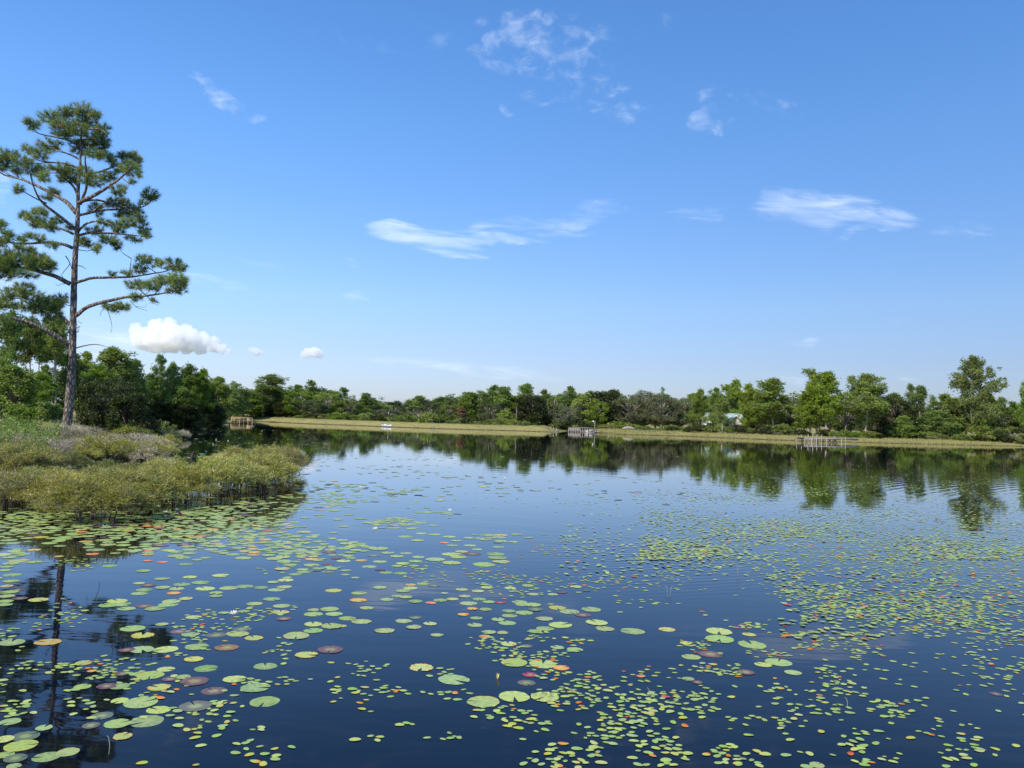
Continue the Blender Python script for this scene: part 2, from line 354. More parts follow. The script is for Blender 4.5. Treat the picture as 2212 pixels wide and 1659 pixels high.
fr = n.ramp(fr, (0, (0, 0, 0)), (.02, (.016,) * 3), (.13, (.105,) * 3), (.35, (.37,) * 3), (.55, (.66,) * 3), (.8, (.90,) * 3), (1, (1, 1, 1)))
gl = n.node('ShaderNodeBsdfGlossy', {'Color': (1, 1, 1, 1), 'Roughness': .02, 'Normal': bpn})
out(n, n.node('ShaderNodeMixShader', {0: fr, 1: n.node('ShaderNodeBsdfDiffuse', {0: base}).outputs[0], 2: gl.outputs[0]}).outputs[0])
tag(link('water', g.mesh('water', mt)), kind='structure')

# ------------------------------------------------------------------ clouds: heaps of billows far behind the wood
mt, n = material('cumulus_cloud')
vs_ = n.node('ShaderNodeVolumeScatter', {'Color': (1, 1, 1, 1), 'Density': .024, 'Anisotropy': 0.0})
n.l.new(vs_.outputs[0], n.node('ShaderNodeOutputMaterial').inputs[1]); M['cloud'] = mt
SC.cycles.volume_bounces = 8; SC.cycles.max_bounces = 12
def ico(rg, c, r, sub=3):
    me = bpy.data.meshes.new('t'); import bmesh
    bm = bmesh.new(); bmesh.ops.create_icosphere(bm, subdivisions=sub, radius=1.0)
    V = np.array([v.co[:] for v in bm.verts]); Fc = np.array([[v.index for v in f.verts] for f in bm.faces]); bm.free(); bpy.data.meshes.remove(me)
    ph = rg.uniform(0, 6, 3)
    d = 1 + .10 * np.sin(V[:, 0] * 3 + ph[0]) * np.cos(V[:, 1] * 4 + ph[1]) + .06 * np.sin(V[:, 2] * 7 + ph[2])
    return np.array(c) + V * r * d[:, None], Fc
def cloud(blobs, D, label, seed, base=.35):
    rg = np.random.default_rng(seed); k = D / F
    base_py = max(b[1] + b[2] * base for b in blobs); cx = np.mean([b[0] for b in blobs])
    org = P(cx, base_py, D); g = Geo()
    for px, py, r in blobs:
        c = P(px, py, D) - org; c[1] += rg.normal(0, r * k * .3)
        g.add(*ico(rg, c, r * k))
        for _ in range(7):
            d = rdir(rg, 1)[0]; d[1] = -abs(d[1]) * .8; d[2] = abs(d[2]) * 1.0 - .15; d /= np.linalg.norm(d)
            g.add(*ico(rg, c + d * r * k * .72, r * k * rg.uniform(.35, .55), 2))
    for V_ in g.v: V_[:, 2] = np.where(V_[:, 2] < 0, V_[:, 2] * .25, V_[:, 2])
    o = link('cumulus_cloud', g.mesh('cumulus_cloud', M['cloud'], True), loc=org)
    tx = bpy.data.textures.new('billow', 'CLOUDS'); tx.noise_scale = 5.5 * k; tx.noise_depth = 4
    md = o.modifiers.new('fuse', 'REMESH'); md.mode = 'VOXEL'; md.voxel_size = .55 * k; md.use_smooth_shade = True
    ms = o.modifiers.new('soft', 'SMOOTH'); ms.factor = .6; ms.iterations = 2
    dp = o.modifiers.new('billow', 'DISPLACE'); dp.texture = tx; dp.texture_coords = 'GLOBAL'; dp.strength = 4.2 * k; dp.mid_level = .5
    tag(o, label, 'cloud', 'white clouds low over the wood')
cloud([(136, 331, 7), (143, 339, 12), (157, 328, 9), (172, 325, 6.5), (165, 330, 8), (160, 341, 14), (178, 338, 13), (186, 333, 8), (192, 341, 11), (202, 341, 9), (212, 345, 8), (221, 349, 5.5), (229, 352, 3), (150, 346, 8), (170, 347, 8), (185, 347, 8), (200, 348, 7)], 5200,
      'large heaped white cumulus cloud above the trees right of the tall pine', 1)
cloud([(303, 355, 3.6), (308, 353, 5.5), (315, 352.5, 6), (320, 354.5, 4)], 5600, 'small compact white cloud floating alone above the dip in the tree line', 2, 1.1)
cloud([(251, 350, 3), (256, 351.5, 4.2), (262, 352.8, 3)], 5600, 'tiny faint white cloud between the large cloud and the compact one', 3, 1.0)
# ------------------------------------------------------------------ tree and shrub kinds
PINE = [(.085, .15, .024), (.12, .18, .028), (.060, .115, .022), (.14, .19, .04)]
YPINE = [(.11, .19, .026), (.155, .225, .032), (.08, .14, .024), (.17, .22, .045)]
OAK = [(.055, .085, .026), (.075, .105, .036), (.04, .065, .020)]
GOAK = [(.085, .115, .050), (.11, .135, .065), (.06, .085, .038)]
LEAF = [(.09, .155, .022), (.13, .195, .03), (.06, .115, .018)]
LIME = [(.13, .20, .018), (.17, .23, .03), (.09, .14, .018)]
RUST = [(.13, .07, .028), (.11, .08, .03), (.15, .09, .04)]
DARK = [(.022, .036, .009), (.034, .052, .012), (.016, .026, .008), (.05, .072, .014)]
OLIVE = [(.34, .31, .065), (.42, .36, .085), (.22, .22, .05), (.29, .31, .06)]
TANT = [(.52, .45, .35), (.42, .36, .29), (.64, .57, .48)]
BROWN = [(.18, .13, .06), (.22, .17, .08), (.15, .15, .05)]

def pine(seed, Ht=11.0, first=.3, rw=2.4, dens=1.0, cols=PINE, open_=.0, lean=.0):
    rg = np.random.default_rng(seed); wd = Geo(); nd = Geo()
    t = np.linspace(0, 1, 10); tx = lean * t * Ht + .15 * np.sin(t * 4 + seed); ty = .12 * np.cos(t * 5 + seed)
    tp = np.stack([tx - tx[0], ty - ty[0], t * Ht * .97], 1); tr_ = .0175 * Ht / 2 * (1 - t) ** .8 + .025
    wd.tube(tp, tr_, 8, rough=.04, rg=rg)
    cc = []
    nb = int(40 * dens)
    for i in range(nb):
        s = first + (1 - first) * ((i + rg.uniform(0, 1)) / nb); q = (s - first) / (1 - first)
        L = rw * (1 - q ** 2.4) ** .75 * (.62 + .38 * math.sin(math.pi * q)) * rg.uniform(.4, 1.3) + .2
        a = rg.uniform(0, 6.283); el = .1 + .85 * q + rg.normal(0, .22)
        b0 = np.array([np.interp(s, t, tp[:, k]) for k in range(3)])
        d = np.array([math.cos(a) * math.cos(el), math.sin(a) * math.cos(el), math.sin(el)])
        u = np.linspace(0, 1, 5)[:, None]
        bp_ = b0 + d * L * u + np.array([0, 0, .16 * L]) * u ** 2
        wd.tube(bp_, (.045 * (1 - q) + .022) * (1 - .75 * u[:, 0]), 4)
        k = max(2, int(L / .26))
        for jj in range(k):
            v = rg.uniform(.3, 1.08) if jj else 1.0
            c = b0 + d * L * v + np.array([0, 0, .16 * L]) * v * v + rg.normal(0, [.32, .32, .26]) * (.4 + .35 * L)
            cc.append((c, rg.uniform(.2, .45)))
    for _ in range(6): cc.append((tp[-1] + rg.normal(0, [.25, .25, .3]) - [0, 0, .15], rg.uniform(.3, .45)))
    C = []; A = []; S = []
    for c, r in cc:
        if rg.random() < open_: continue
        m = int(30 * r / .4); off = rg.normal(0, .55, (m, 3)) * r * [1, 1, 1.15]
        C.append(c + off); A.append(nrm(off + [0, 0, .30])); S.append(np.full(m, 1.0) * rg.uniform(.8, 1.2))
    C = np.concatenate(C); A = np.concatenate(A); S = np.concatenate(S); K = 8
    C2 = np.repeat(C, K, 0); A2 = nrm(np.repeat(A, K, 0) * .8 + rdir(rg, len(C2)) * .8)
    col = mixc(rg, len(C), cols) * S[:, None]
    nd.needles(C2, A2, side(rg, A2), rg.uniform(.18, .32, len(C2)), .065, np.repeat(col, K, 0))
    return Proto('pine_tree', [('trunk', wd.mesh('pine_trunk', M['bark_far'], True)), ('crown', nd.mesh('pine_crown', M['needles']))], Ht, 2 * rw)

def broad(seed, Ht=9.0, w_=7.0, base=.12, cols=OAK, leaf=.27, n_cl=85, lump=.9, name='broadleaf_tree', pointed=0.0, per=230, mat='leaves'):
    rg = np.random.default_rng(seed); wd = Geo(); lf = Geo()
    zc = Ht * (base + (1 - base) * .5); rz_ = Ht * (1 - base) * .5; rx = w_ / 2
    wd.tube([(0, 0, -.2), (.05, .03, Ht * .25), (-.05, .08, Ht * .55), (.1, 0, Ht * .8)], np.array([.03, .024, .015, .006]) * Ht * (.4 if cols is DARK else .7), 8, rough=.05, rg=rg)
    C = []; A = []; S = []
    for i in range(n_cl):
        d = rdir(rg, 1)[0]; q = rg.uniform(.5, 1.0) ** .6
        d = np.sign(d) * abs(d) ** .75; c = d * q * np.array([rx, rx, rz_]) * .92; zn = (c[2] + rz_) / (2 * rz_)
        if pointed: c[:2] *= (1 - pointed * zn) * 1.15
        c *= 1 - .14 * rg.random(); c[2] += zc
        r = lump * rg.uniform(.55, 1.15) * (1 - .35 * zn)
        if rg.random() < .5: wd.tube([(0, 0, max(.3, c[2] * .55)), c * [.5, .5, .85], c], [.012 * Ht, .007 * Ht, .02], 4)
        m = int(per * (r / lump) ** 2); off = rdir(rg, m) * [1, 1, .78] * rg.uniform(.35, 1.12, (m, 1)) * r
        C.append(c + off); A.append(nrm(off + rdir(rg, m) * .9 + [0, 0, .1])); S.append(np.full(m, rg.uniform(.75, 1.25)))
    C = np.concatenate(C); A = np.concatenate(A); S = np.concatenate(S); N = len(C)
    lf.leaves(C, A, side(rg, A), rg.uniform(.7, 1.3, N) * leaf, leaf * .62, mixc(rg, N, cols) * S[:, None])
    return Proto(name, [('trunk', wd.mesh(name + '_trunk', M['stem' if cols is DARK else 'bark_far'], True)), ('crown', lf.mesh(name + '_crown', M[mat]))], Ht, w_)

def wiry(seed, Ht=1.2, w_=1.9, cols=OLIVE, tan=.35, name='wiry_shrub', flat=.5, dens=1.0, legs=True):
    rg = np.random.default_rng(seed); wd = Geo(); lf = Geo(); tips = []
    ns = int(9 + rg.integers(0, 5)) if legs else 7
    for i in range(ns):
        a = rg.uniform(0, 6.28); r0_ = rg.uniform(0, .16) * w_; b = np.array([math.cos(a) * r0_, math.sin(a) * r0_, -.25])
        fk = np.array([math.cos(a) * r0_ * 1.4 + rg.normal(0, .04), math.sin(a) * r0_ * 1.4, Ht * rg.uniform(.28, .42)])
        wd.tube([b, (b + fk) / 2 + rg.normal(0, .02, 3), fk], [.017, .014, .011], 5)
        for _ in range(6):
            a2 = a + rg.normal(0, .8); rr_ = w_ / 2 * rg.uniform(.25, 1.0) ** .8
            e = np.array([math.cos(a2) * rr_, math.sin(a2) * rr_, Ht * (1 - flat * (rr_ / (w_ / 2)) ** 2.2) * rg.uniform(.72, 1.0)])
            mid = (fk * .55 + e * .45) + [0, 0, .06]
            wd.tube([fk, mid, e], [.009, .006, .003], 3)
            tips += [mid * (1 - u) + e * u for u in rg.uniform(.35, 1.05, 4)]
    tips = np.array(tips); per = int(20 * dens); ct = rg.random(len(tips)); cb = rg.uniform(.7, 1.25, len(tips))
    C = np.repeat(tips, per, 0) + rg.normal(0, .062, (len(tips) * per, 3)) * [1.2, 1.2, .8]
    out_ = nrm(C - [0, 0, Ht * .35]); A = nrm(out_ * .6 + rdir(rg, len(C)) * .9 + [0, 0, .35])
    N = len(C); istan = rg.random(N) < np.repeat(np.where(ct < tan, .75, .12), per); cbn = np.repeat(cb, per)[:, None]
    col = np.where(istan[:, None], mixc(rg, N, TANT), mixc(rg, N, cols)) * cbn
    lf.needles(C, A, side(rg, A), rg.uniform(.07, .17, N), np.where(istan, .006, .012), col)
    # fine leaf spray along the twig ends
    K = 4; C2 = np.repeat(C, K, 0) + np.repeat(A, K, 0) * rg.uniform(0, .12, (N * K, 1)); A2 = nrm(np.repeat(A, K, 0) + rdir(rg, N * K) * .7)
    keep = rg.random(N * K) < np.where(np.repeat(istan, K), .25, 1.0); C2, A2 = C2[keep], A2[keep]
    lf.needles(C2, A2, side(rg, A2), rg.uniform(.03, .07, len(C2)), .015, mixc(rg, len(C2), cols) * np.repeat(cbn, K, 0)[keep])
    return Proto(name, [('stems', wd.mesh(name + '_stems', M['stem'], True)), ('foliage', lf.mesh(name + '_foliage', M['shrub']))], Ht, w_)

K_ = {}
K_['pine'] = [pine(11, 11, .20, 2.3), pine(12, 11, .26, 2.0, open_=.1), pine(13, 11, .16, 2.5, cols=YPINE), pine(14, 11, .30, 2.0, cols=YPINE), pine(15, 11, .12, 2.2)]
K_['ypine'] = [pine(21, 11, .24, 2.6, 1.2, YPINE), pine(22, 11, .30, 2.5, 1.15, YPINE, .05), pine(23, 11, .20, 2.4, 1.15, YPINE)]
K_['thin'] = [pine(31, 11, .55, 1.5, .6, PINE, .25), pine(32, 11, .45, 1.3, .6, PINE, .2)]
K_['young'] = [pine(41, 6, .06, 1.7, 1.0, YPINE), pine(42, 6, .08, 1.5, 1.0, PINE)]
K_['tallpine'] = [pine(51, 13, .58, 2.4, .9, PINE, .1), pine(52, 13, .62, 2.1, .8, YPINE, .12), pine(53, 13, .56, 2.3, .9, PINE, .1)]
K_['oak'] = [broad(61, 9, 8, .10, OAK), broad(62, 9, 7, .08, OAK)]
K_['goak'] = [broad(63, 8, 8, .10, GOAK, .23, 95), broad(64, 8, 7, .12, GOAK, .23, 95)]
K_['leaf'] = [broad(65, 9, 6, .06, LEAF), broad(66, 9, 5, .05, LEAF, lump=.75, pointed=.5), broad(67, 9, 7, .05, LEAF, n_cl=85)]
K_['dark'] = [broad(68, 8, 7, .03, DARK, n_cl=90), broad(69, 8, 6, .03, DARK, n_cl=90)]
K_['lime'] = [broad(70, 8, 4.6, .03, LIME, .27, 80, .7, pointed=.6), broad(71, 8, 5, .03, LIME, .27, 80, .7, pointed=.3)]
K_['rust'] = [broad(72, 6, 2.2, .04, RUST, .20, 70, .42, 'rusty_cypress_tree', pointed=.75, per=160)]
K_['bush'] = [broad(73, 2.2, 2.8, .0, LEAF, .24, 45, .42, 'leafy_bush', per=90), broad(74, 2.2, 3, .0, [(.13, .14, .035), (.10, .13, .03)] + LEAF, .22, 45, .42, 'leafy_bush', per=90), broad(75, 2.2, 2.6, .0, DARK, .22, 45, .42, 'leafy_bush', per=90)]
K_['grey'] = [wiry(81, 1.6, 2.4, GOAK + TANT, .8, 'bare_grey_shrub', .4, .8), wiry(82, 1.5, 2.2, OLIVE + TANT, .9, 'bare_grey_shrub', .4, .8)]
K_['wiry'] = [wiry(91, 1.2, 1.9, flat=.62, tan=.5), wiry(92, 1.15, 1.7, tan=.7, flat=.6), wiry(93, 1.25, 2.1, tan=.4, flat=.7), wiry(94, 1.1, 1.8, OLIVE, .6, flat=.55)]
K_['scrub'] = [wiry(95, .9, 1.8, OLIVE, .45, 'low_scrub', .45, 1.1, False), wiry(96, .8, 1.9, BROWN + TANT, .8, 'low_scrub', .4, 1.1, False), wiry(97, .9, 1.8, OLIVE + LEAF, .25, 'low_scrub', .5, 1.1, False), wiry(98, .75, 1.7, [(.15,.105,.09),(.2,.15,.12)] + TANT, .9, 'low_scrub', .4, 1.1, False)]
RG = np.random.default_rng(5)
def stand(kind, px, top, wpx, Y, label, group=None, v=None, cat='tree', name=None, sink=.1):
    pr = K_[kind][v if v is not None else int(RG.integers(len(K_[kind])))]
    b = P(px, 425, Y)
    while sdist([b[:2]])[0] < (6.5 if -46 < b[0] < 8 and Y > 125 and kind not in ('grey',) else .5): Y += 1.0; b = P(px, 425, Y)
    z = g1(b[0], b[1]); tz = P(px, top, Y)[2]
    h = max(.3, tz - z); sw = wpx * (1.0 if kind == 'tallpine' else 1.12 if kind in ('pine', 'ypine', 'thin', 'young') else 1.22) * Y / F / pr.w if wpx else h / pr.h
    sz = h / pr.h
    o = pr.place((b[0], b[1], z - sink), RG.uniform(0, 6.28), (sw, sw, sz), label, cat, group)
    if name: o.name = name
    return o
# ------------------------------------------------------------------ the wood round the pond: (kind, px, top, width px, distance, label)
TREES = [
 # left wood
 ('tallpine', 4, 312, 34, 70, 'tall bare-trunked pine at the left frame edge behind the limbs of the big pine'),
 ('tallpine', 26, 318, 34, 74, 'tall pine with a straight grey trunk, left of the paired trunks in the left wood'),
 ('tallpine', 38, 326, 30, 80, 'slim tall pine between the straight grey trunk and the paired trunks in the left wood'),
 ('tallpine', 50, 316, 34, 72, 'left one of two tall pines with paired trunks left of the big pine'),
 ('tallpine', 55, 330, 28, 76, 'right one of two tall pines with paired trunks left of the big pine'),
 ('leaf', 12, 358, 40, 56, 'round light green leafy tree at the left frame edge below the pine limbs'),
 ('ypine', 36, 372, 30, 62, 'bushy yellow-green tree low between the tall trunks of the left wood'),
 ('leaf', -14, 340, 40, 62, 'green leafy tree cut off by the left frame edge'),
 ('pine', 66, 352, 34, 78, 'dark pine directly behind the trunk of the big pine'),
 ('pine', 84, 352, 26, 95, 'narrow-topped pine just right of the big pine trunk'),
 ('pine', 108, 348, 42, 98, 'broad round-topped pine, highest of the left wood right of the big trunk'),
 ('ypine', 98, 366, 32, 92, 'yellow-green pine in front of the broad round-topped one'),
 ('pine', 133, 360, 30, 100, 'dark pine left of the small spiky bluish crown'),
 ('thin', 156, 356, 15, 104, 'pine with a small spiky bluish top standing out above the left wood'),
 ('pine', 148, 374, 24, 100, 'green pine under the spiky bluish top'),
 ('ypine', 171, 364, 24, 104, 'pine with a rounded yellow-green head, first right of the spiky top'),
 ('pine', 187, 365, 23, 106, 'pine with a knobbly head, second right of the spiky top'),
 ('ypine', 200, 370, 26, 106, 'wide green pine, third right of the spiky top'),
 ('pine', 218, 377, 28, 112, 'isolated-looking flat-topped pine above the left end of the dam'),
 ('dark', 178, 400, 36, 103, 'dark bush-like tree overhanging the water under the pines, left of the wooden platform'),
 ('dark', 207, 400, 28, 108, 'dark leafy tree hanging over the inlet beside the wooden platform'),
 ('dark', 148, 396, 34, 100, 'dark spreading tree at the water behind the big dark bush'),
 ('leaf', 232, 392, 20, 150, 'small leafy tree right of the flat-topped pine'),
 # behind the dam
 ('leaf', 243, 387, 34, 146, 'broad green tree behind the wooden platform'),
 ('pine', 269, 375, 36, 148, 'tall wide pine towering over the left part of the dam'),
 ('dark', 281, 400, 26, 144, 'very dark tree at the foot of the tall wide pine behind the dam'),
 ('oak', 256, 396, 24, 146, 'dark green oak between the wooden platform and the tall wide pine'),
 ('leaf', 299, 384, 28, 150, 'leafy tree with a peaked top, first right of the tall wide pine'),
 ('thin', 309, 381, 15, 156, 'thin see-through pine poking above the crowns right of the tall wide pine'),
 ('leaf', 325, 388, 30, 150, 'rounded green tree right of the thin see-through pine'),
 ('thin', 341, 388, 14, 154, 'small round pine head on a bare stem above the middle-left crowns'),
 ('oak', 315, 398, 26, 147, 'dark oak below the thin see-through pine'),
 ('leaf', 348, 394, 22, 150, 'narrow green tree right of the small round pine head'),
 ('pine', 363, 393, 24, 152, 'pointed pine halfway between the tall wide pine and the dip'),
 ('leaf', 378, 399, 26, 156, 'low green tree right of the pointed pine'),
 ('oak', 395, 403, 26, 160, 'low grey-green oak left of the dip in the tree line'),
 ('goak', 388, 408, 32, 150, 'greyish oak low behind the middle of the dam'),
 ('leaf', 412, 403, 22, 168, 'small distant tree in the dip of the tree line'),
 ('oak', 430, 401, 26, 165, 'dark rounded tree right of the dip in the tree line'),
 ('goak', 418, 409, 30, 152, 'pale grey-green oak low behind the dam under the dip'),
 ('oak', 445, 405, 18, 162, 'small dark tree left of the reddish cypress'),
 ('leaf', 450, 399, 20, 154, 'olive tree with wispy top left of the reddish cypress'),
 ('rust', 461, 404, 11, 148, 'narrow reddish-brown cypress behind the dam'),
 ('leaf', 468, 388, 24, 154, 'green tree rising just right of the reddish cypress'),
 ('leaf', 481, 386, 24, 156, 'tree with yellowing ragged top, second right of the reddish cypress'),
 ('thin', 494, 386, 16, 160, 'see-through pine left of the tallest middle tree'),
 ('leaf', 503, 382, 22, 152, 'tallest tree over the middle of the dam with a narrow double top'),
 ('oak', 489, 400, 24, 149, 'dark tree beneath the ragged-topped one behind the dam'),
 ('leaf', 516, 392, 22, 152, 'tree right of the tallest middle one, with a pale pole-like trunk in front'),
 ('lime', 505, 408, 18, 146, 'bright green small tree low behind the dam left of the pale bare trunk'),
 ('pine', 527, 384, 22, 154, 'dark pine with a knobbly top above the right part of the dam'),
 ('dark', 532, 391, 30, 150, 'dark broad tree behind the right end of the dam'),
 ('pine', 543, 390, 18, 156, 'small-topped pine right of the knobbly dark pine'),
 ('leaf', 554, 391, 20, 156, 'grey-green tree with a feathery top behind the metal railing'),
 ('oak', 548, 402, 24, 150, 'dark oak above the metal railing'),
 ('pine', 569, 387, 20, 160, 'pine with a spiky top left of the bright lime-green tree'),
 ('lime', 583, 390, 26, 150, 'bright lime-green tree above the pier with the lamp pole'),
 ('rust', 587, 391, 9, 158, 'slim orange-tinged tree top rising behind the lime-green tree'),
 ('dark', 605, 385, 34, 152, 'big dark dome-shaped tree right of the lime-green tree'),
 ('leaf', 597, 396, 20, 149, 'medium green tree between the lime-green tree and the dark dome'),
 ('goak', 567, 404, 24, 148, 'grey-green tree left of the pier with the lamp pole'),
 # right of the pier
 ('goak', 630, 392, 34, 150, 'grey-green spreading oak, leftmost of the oak group right of the pier'),
 ('goak', 645, 389, 32, 153, 'grey-green oak with a high crown, second in the oak group'),
 ('leaf', 660, 386, 16, 160, 'bright round tree top rising behind the oak group'),
 ('goak', 662, 394, 34, 148, 'wide grey-green oak in the middle of the oak group'),
 ('goak', 679, 395, 32, 150, 'grey-green oak at the right end of the oak group'),
 ('ypine', 699, 390, 20, 142, 'bright green narrow pine left of the pale green roof'),
 ('pine', 716, 388, 17, 154, 'pine top just behind and left of the pale green roof'),
 ('ypine', 734, 381, 27, 166, 'tall bright pine over the pale green roof'),
 ('ypine', 722, 399, 15, 141, 'slender young-looking pine standing right in front of the pale green roof'),
 ('ypine', 749, 385, 23, 144, 'flat-headed bright pine right of the pale green roof'),
 ('pine', 760, 394, 22, 142, 'pine between the flat-headed one and the broad round-headed one'),
 ('pine', 774, 379, 36, 139, 'broad round-headed pine on a pale trunk left of the grey dock'),
 ('oak', 787, 396, 28, 146, 'dark tree in the shade between the round-headed pine and the dock pines'),
 ('thin', 809, 370, 17, 142, 'thin dark-topped pine poking up above the left end of the grey dock'),
 ('ypine', 827, 373, 38, 134, 'wide bright pine on pale trunks directly behind the left part of the grey dock'),
 ('ypine', 811, 388, 26, 137, 'lower bright pine behind the left end of the grey dock'),
 ('thin', 851, 377, 15, 146, 'small dark pine top between the two bright dock pines'),
 ('ypine', 865, 375, 38, 136, 'wide bright pine on a pale trunk at the shore end of the grey dock'),
 ('oak', 846, 400, 28, 144, 'shaded tree between the two bright dock pines'),
 ('dark', 896, 391, 42, 144, 'dark broad tree right of the dock pines'),
 ('thin', 909, 385, 11, 152, 'small dark pine tip above the dark broad tree'),
 ('pine', 921, 386, 24, 146, 'mid-green pine between the dark broad tree and the tallest right pine'),
 ('young', 905, 417, 14, 136, 'young bright pine at the shore right of the dock'),
 ('ypine', 946, 395, 32, 143, 'bushy pine at the left foot of the tallest right pine'),
 ('young', 938, 412, 24, 140, 'low yellow-green pine under the tallest right pine'),
 ('oak', 962, 404, 34, 144, 'shaded tree behind the lower trunk of the tallest right pine'),
 ('pine', 988, 394, 26, 158, 'hazy green pine right of the tallest right pine'),
 ('pine', 1002, 398, 20, 166, 'smaller pine second right of the tallest right pine'),
 ('thin', 1012, 402, 13, 152, 'small flat-topped pine on a pale stem near the right frame edge'),
 ('pine', 1027, 380, 16, 142, 'pine cut off by the right frame edge'),
 ('ypine', 1020, 414, 28, 148, 'bushy yellow-green pine in the right corner of the wood'),
 ('young', 985, 418, 22, 140, 'low bright young pine right of the shaded tree'),
 ('oak', 1004, 412, 26, 150, 'low dark tree near the right frame edge'),
 ('leaf', 1046, 405, 30, 150, 'leafy tree just beyond the right frame edge'),
]
for kind, px, top, wpx, Y, lab in TREES:
    stand(kind, px, top, wpx, Y, lab)
# big forked pine on the right: its own kind
PB = pine(99, 13, .16, 3.3, 1.5, PINE + YPINE)
def fork(seed):
    rg = np.random.default_rng(seed); wd = Geo(); nd = Geo()
    pts = np.array([(0, 0, 4.6), (1.5, -.2, 6.3), (3.0, -.3, 7.6), (4.3, -.4, 8.7)]); wd.tube(pts, [.13, .10, .07, .03], 6)
    for (x, z, r) in [(3.4, 8.6, .75), (4.3, 9.1, .7), (4.5, 8.2, .5), (2.9, 7.8, .5), (3.6, 7.4, .5), (2.9, 5.7, .8), (3.8, 5.2, .7), (2.2, 6.2, .5), (3.3, 4.5, .7)]:
        m = int(90 * r); off = rdir(rg, m) * r * [1, 1, .6] * rg.uniform(.4, 1, (m, 1)); C = off + [x, -.3, z]; A = nrm(off + [0, 0, .3])
        C2 = np.repeat(C, 8, 0); A2 = nrm(np.repeat(A, 8, 0) * .8 + rdir(rg, len(C2)) * .8)
        nd.needles(C2, A2, side(rg, A2), rg.uniform(.2, .34, len(C2)), .05, np.repeat(mixc(rg, m, PINE), 8, 0))
        wd.tube([(pts[1] if z < 7 else pts[2]), (x, -.3, z)], [.04, .02], 4)
    return wd.mesh('side_limb', M['bark_far'], True), nd.mesh('side_foliage', M['needles'])
b = P(972, 425, 141); z = g1(b[0], b[1]); hz_ = P(972, 358, 141)[2] - z
bo = PB.place((b[0], b[1], z), 1.0, (1.12, 1.12, hz_ / 13), 'tallest pine of the right shore, with a fork of foliage leaning out to the right', 'tree')
fw_, fn_ = fork(7); lb = link('limb', fw_, bo); fo = link('side_crown', fn_, bo)
for o in (lb, fo): o.rotation_euler = (0, 0, -1.0); o.scale = (1, 1, 1.15 * 13 / hz_)
# rows of wood filling the gaps behind
FILL = [(-40, 62, 366, 80, 96, 'tree of the dim row in the left wood'),
        (66, 232, 377, 108, 124, 'back tree behind the left pines above the inlet'),
        (236, 330, 386, 156, 170, 'back tree behind the left half of the dam'),
        (330, 460, 397, 160, 185, 'low back tree behind the dip in the treetops'),
        (460, 620, 393, 158, 172, 'back tree behind the tall trees over the dam end'),
        (620, 760, 394, 168, 180, 'back tree behind the oak group and the roof'),
        (760, 905, 394, 152, 166, 'back tree behind the dock pines'),
        (905, 1060, 403, 154, 172, 'back tree behind the right shore')]
for x0, x1, top, Y0, Y1, lab in FILL:
    xs = np.arange(x0, x1, 11.5)
    row = []
    for i, x in enumerate(xs):
        kd = ['oak', 'leaf', 'oak', 'dark', 'pine'][int(RG.integers(5))]
        row.append(stand(kd, x + RG.uniform(-4, 4), top + RG.uniform(-3, 6), RG.uniform(22, 32), RG.uniform(Y0, Y1), lab, group='back rows of the wood: ' + lab[8:]))
    rank(row, lab)
# understorey: bushes along the shores
BUSH = [(-10, 60, 403, 52, 62, 12, 9, 'bush', 'leafy bush of the thicket under the tall left pines'),
        (232, 300, 411, 139, 144, 10, 11, 'bush', 'bush in the hedge behind the left part of the dam'),
        (300, 430, 413, 142, 148, 12, 8, 'bush', 'bush in the hedge behind the middle of the dam'),
        (430, 560, 416, 142, 147, 12, 10, 'bush', 'bush in the hedge behind the right part of the dam'),
        (560, 640, 421, 145, 149, 11, 8, 'bush', 'bush behind the pier with the lamp pole'),
        (640, 700, 426, 141, 146, 11, 6, 'bush', 'bush under the grey-green oaks'),
        (690, 800, 424, 133, 138, 11, 8, 'bush', 'bush between the pale green roof and the grey dock'),
        (800, 880, 430, 130, 134, 10, 7, 'bush', 'bush behind the grey dock'),
        (880, 1050, 425, 138, 146, 13, 8, 'bush', 'bush on the right shore right of the dock'),
        (885, 1050, 431, 136, 140, 14, 6, 'bush', 'low front bush on the right shore near the frame edge'),
        (640, 800, 430, 133, 137, 8, 14, 'grey', 'bare grey shrub on the grassy shore left of the dock'),
        (930, 1030, 433, 136, 139, 8, 14, 'grey', 'bare grey shrub on the grassy right shore'),
        (130, 226, 408, 104, 111, 13, 6, 'bush', 'dark bush at the inlet under the left pines')]
for x0, x1, top, Y0, Y1, wp, st, kd, lab in BUSH:
    row = []
    for x in np.arange(x0, x1, st):
        row.append(stand(kd, x + RG.uniform(-3, 3), top + RG.uniform(-2, 4), wp * RG.uniform(.9, 1.5), RG.uniform(Y0, Y1), lab, group=lab + 's', cat='bush' if kd == 'bush' else 'shrub'))
    rank(row, lab)
for px, w_, yt, yb, Y, lab in [(516, .055, 407, 424, 147, 'pale bare pole-like trunk in front of the trees behind the dam'), (702, .05, 417, 432, 138, 'short pale bare trunk left of the pale green roof'),
                           (722, .07, 424, 434, 133, 'white bare birch-like trunk in the shore grass below the roof')]:
    g = Geo(); a = P(px, yb, Y); t = P(px, yt, Y); z = g1(a[0], a[1]); hh = t[2] - z
    g.tube([(0, 0, -.2), (.03, 0, hh * .5), (-.02, 0, hh)], [w_, w_ * .8, w_ * .45], 8)
    g.tube([(0, 0, hh * .7), (.3, 0, hh * .85)], [.03, .01], 4); g.tube([(0, 0, hh * .55), (-.25, 0, hh * .66)], [.03, .01], 4)
    r_ = empty('dead_tree', (a[0], a[1], z)); link('trunk', g.mesh('bare_trunk', M['pale_post'], True), r_); tag(r_, lab, 'dead tree')
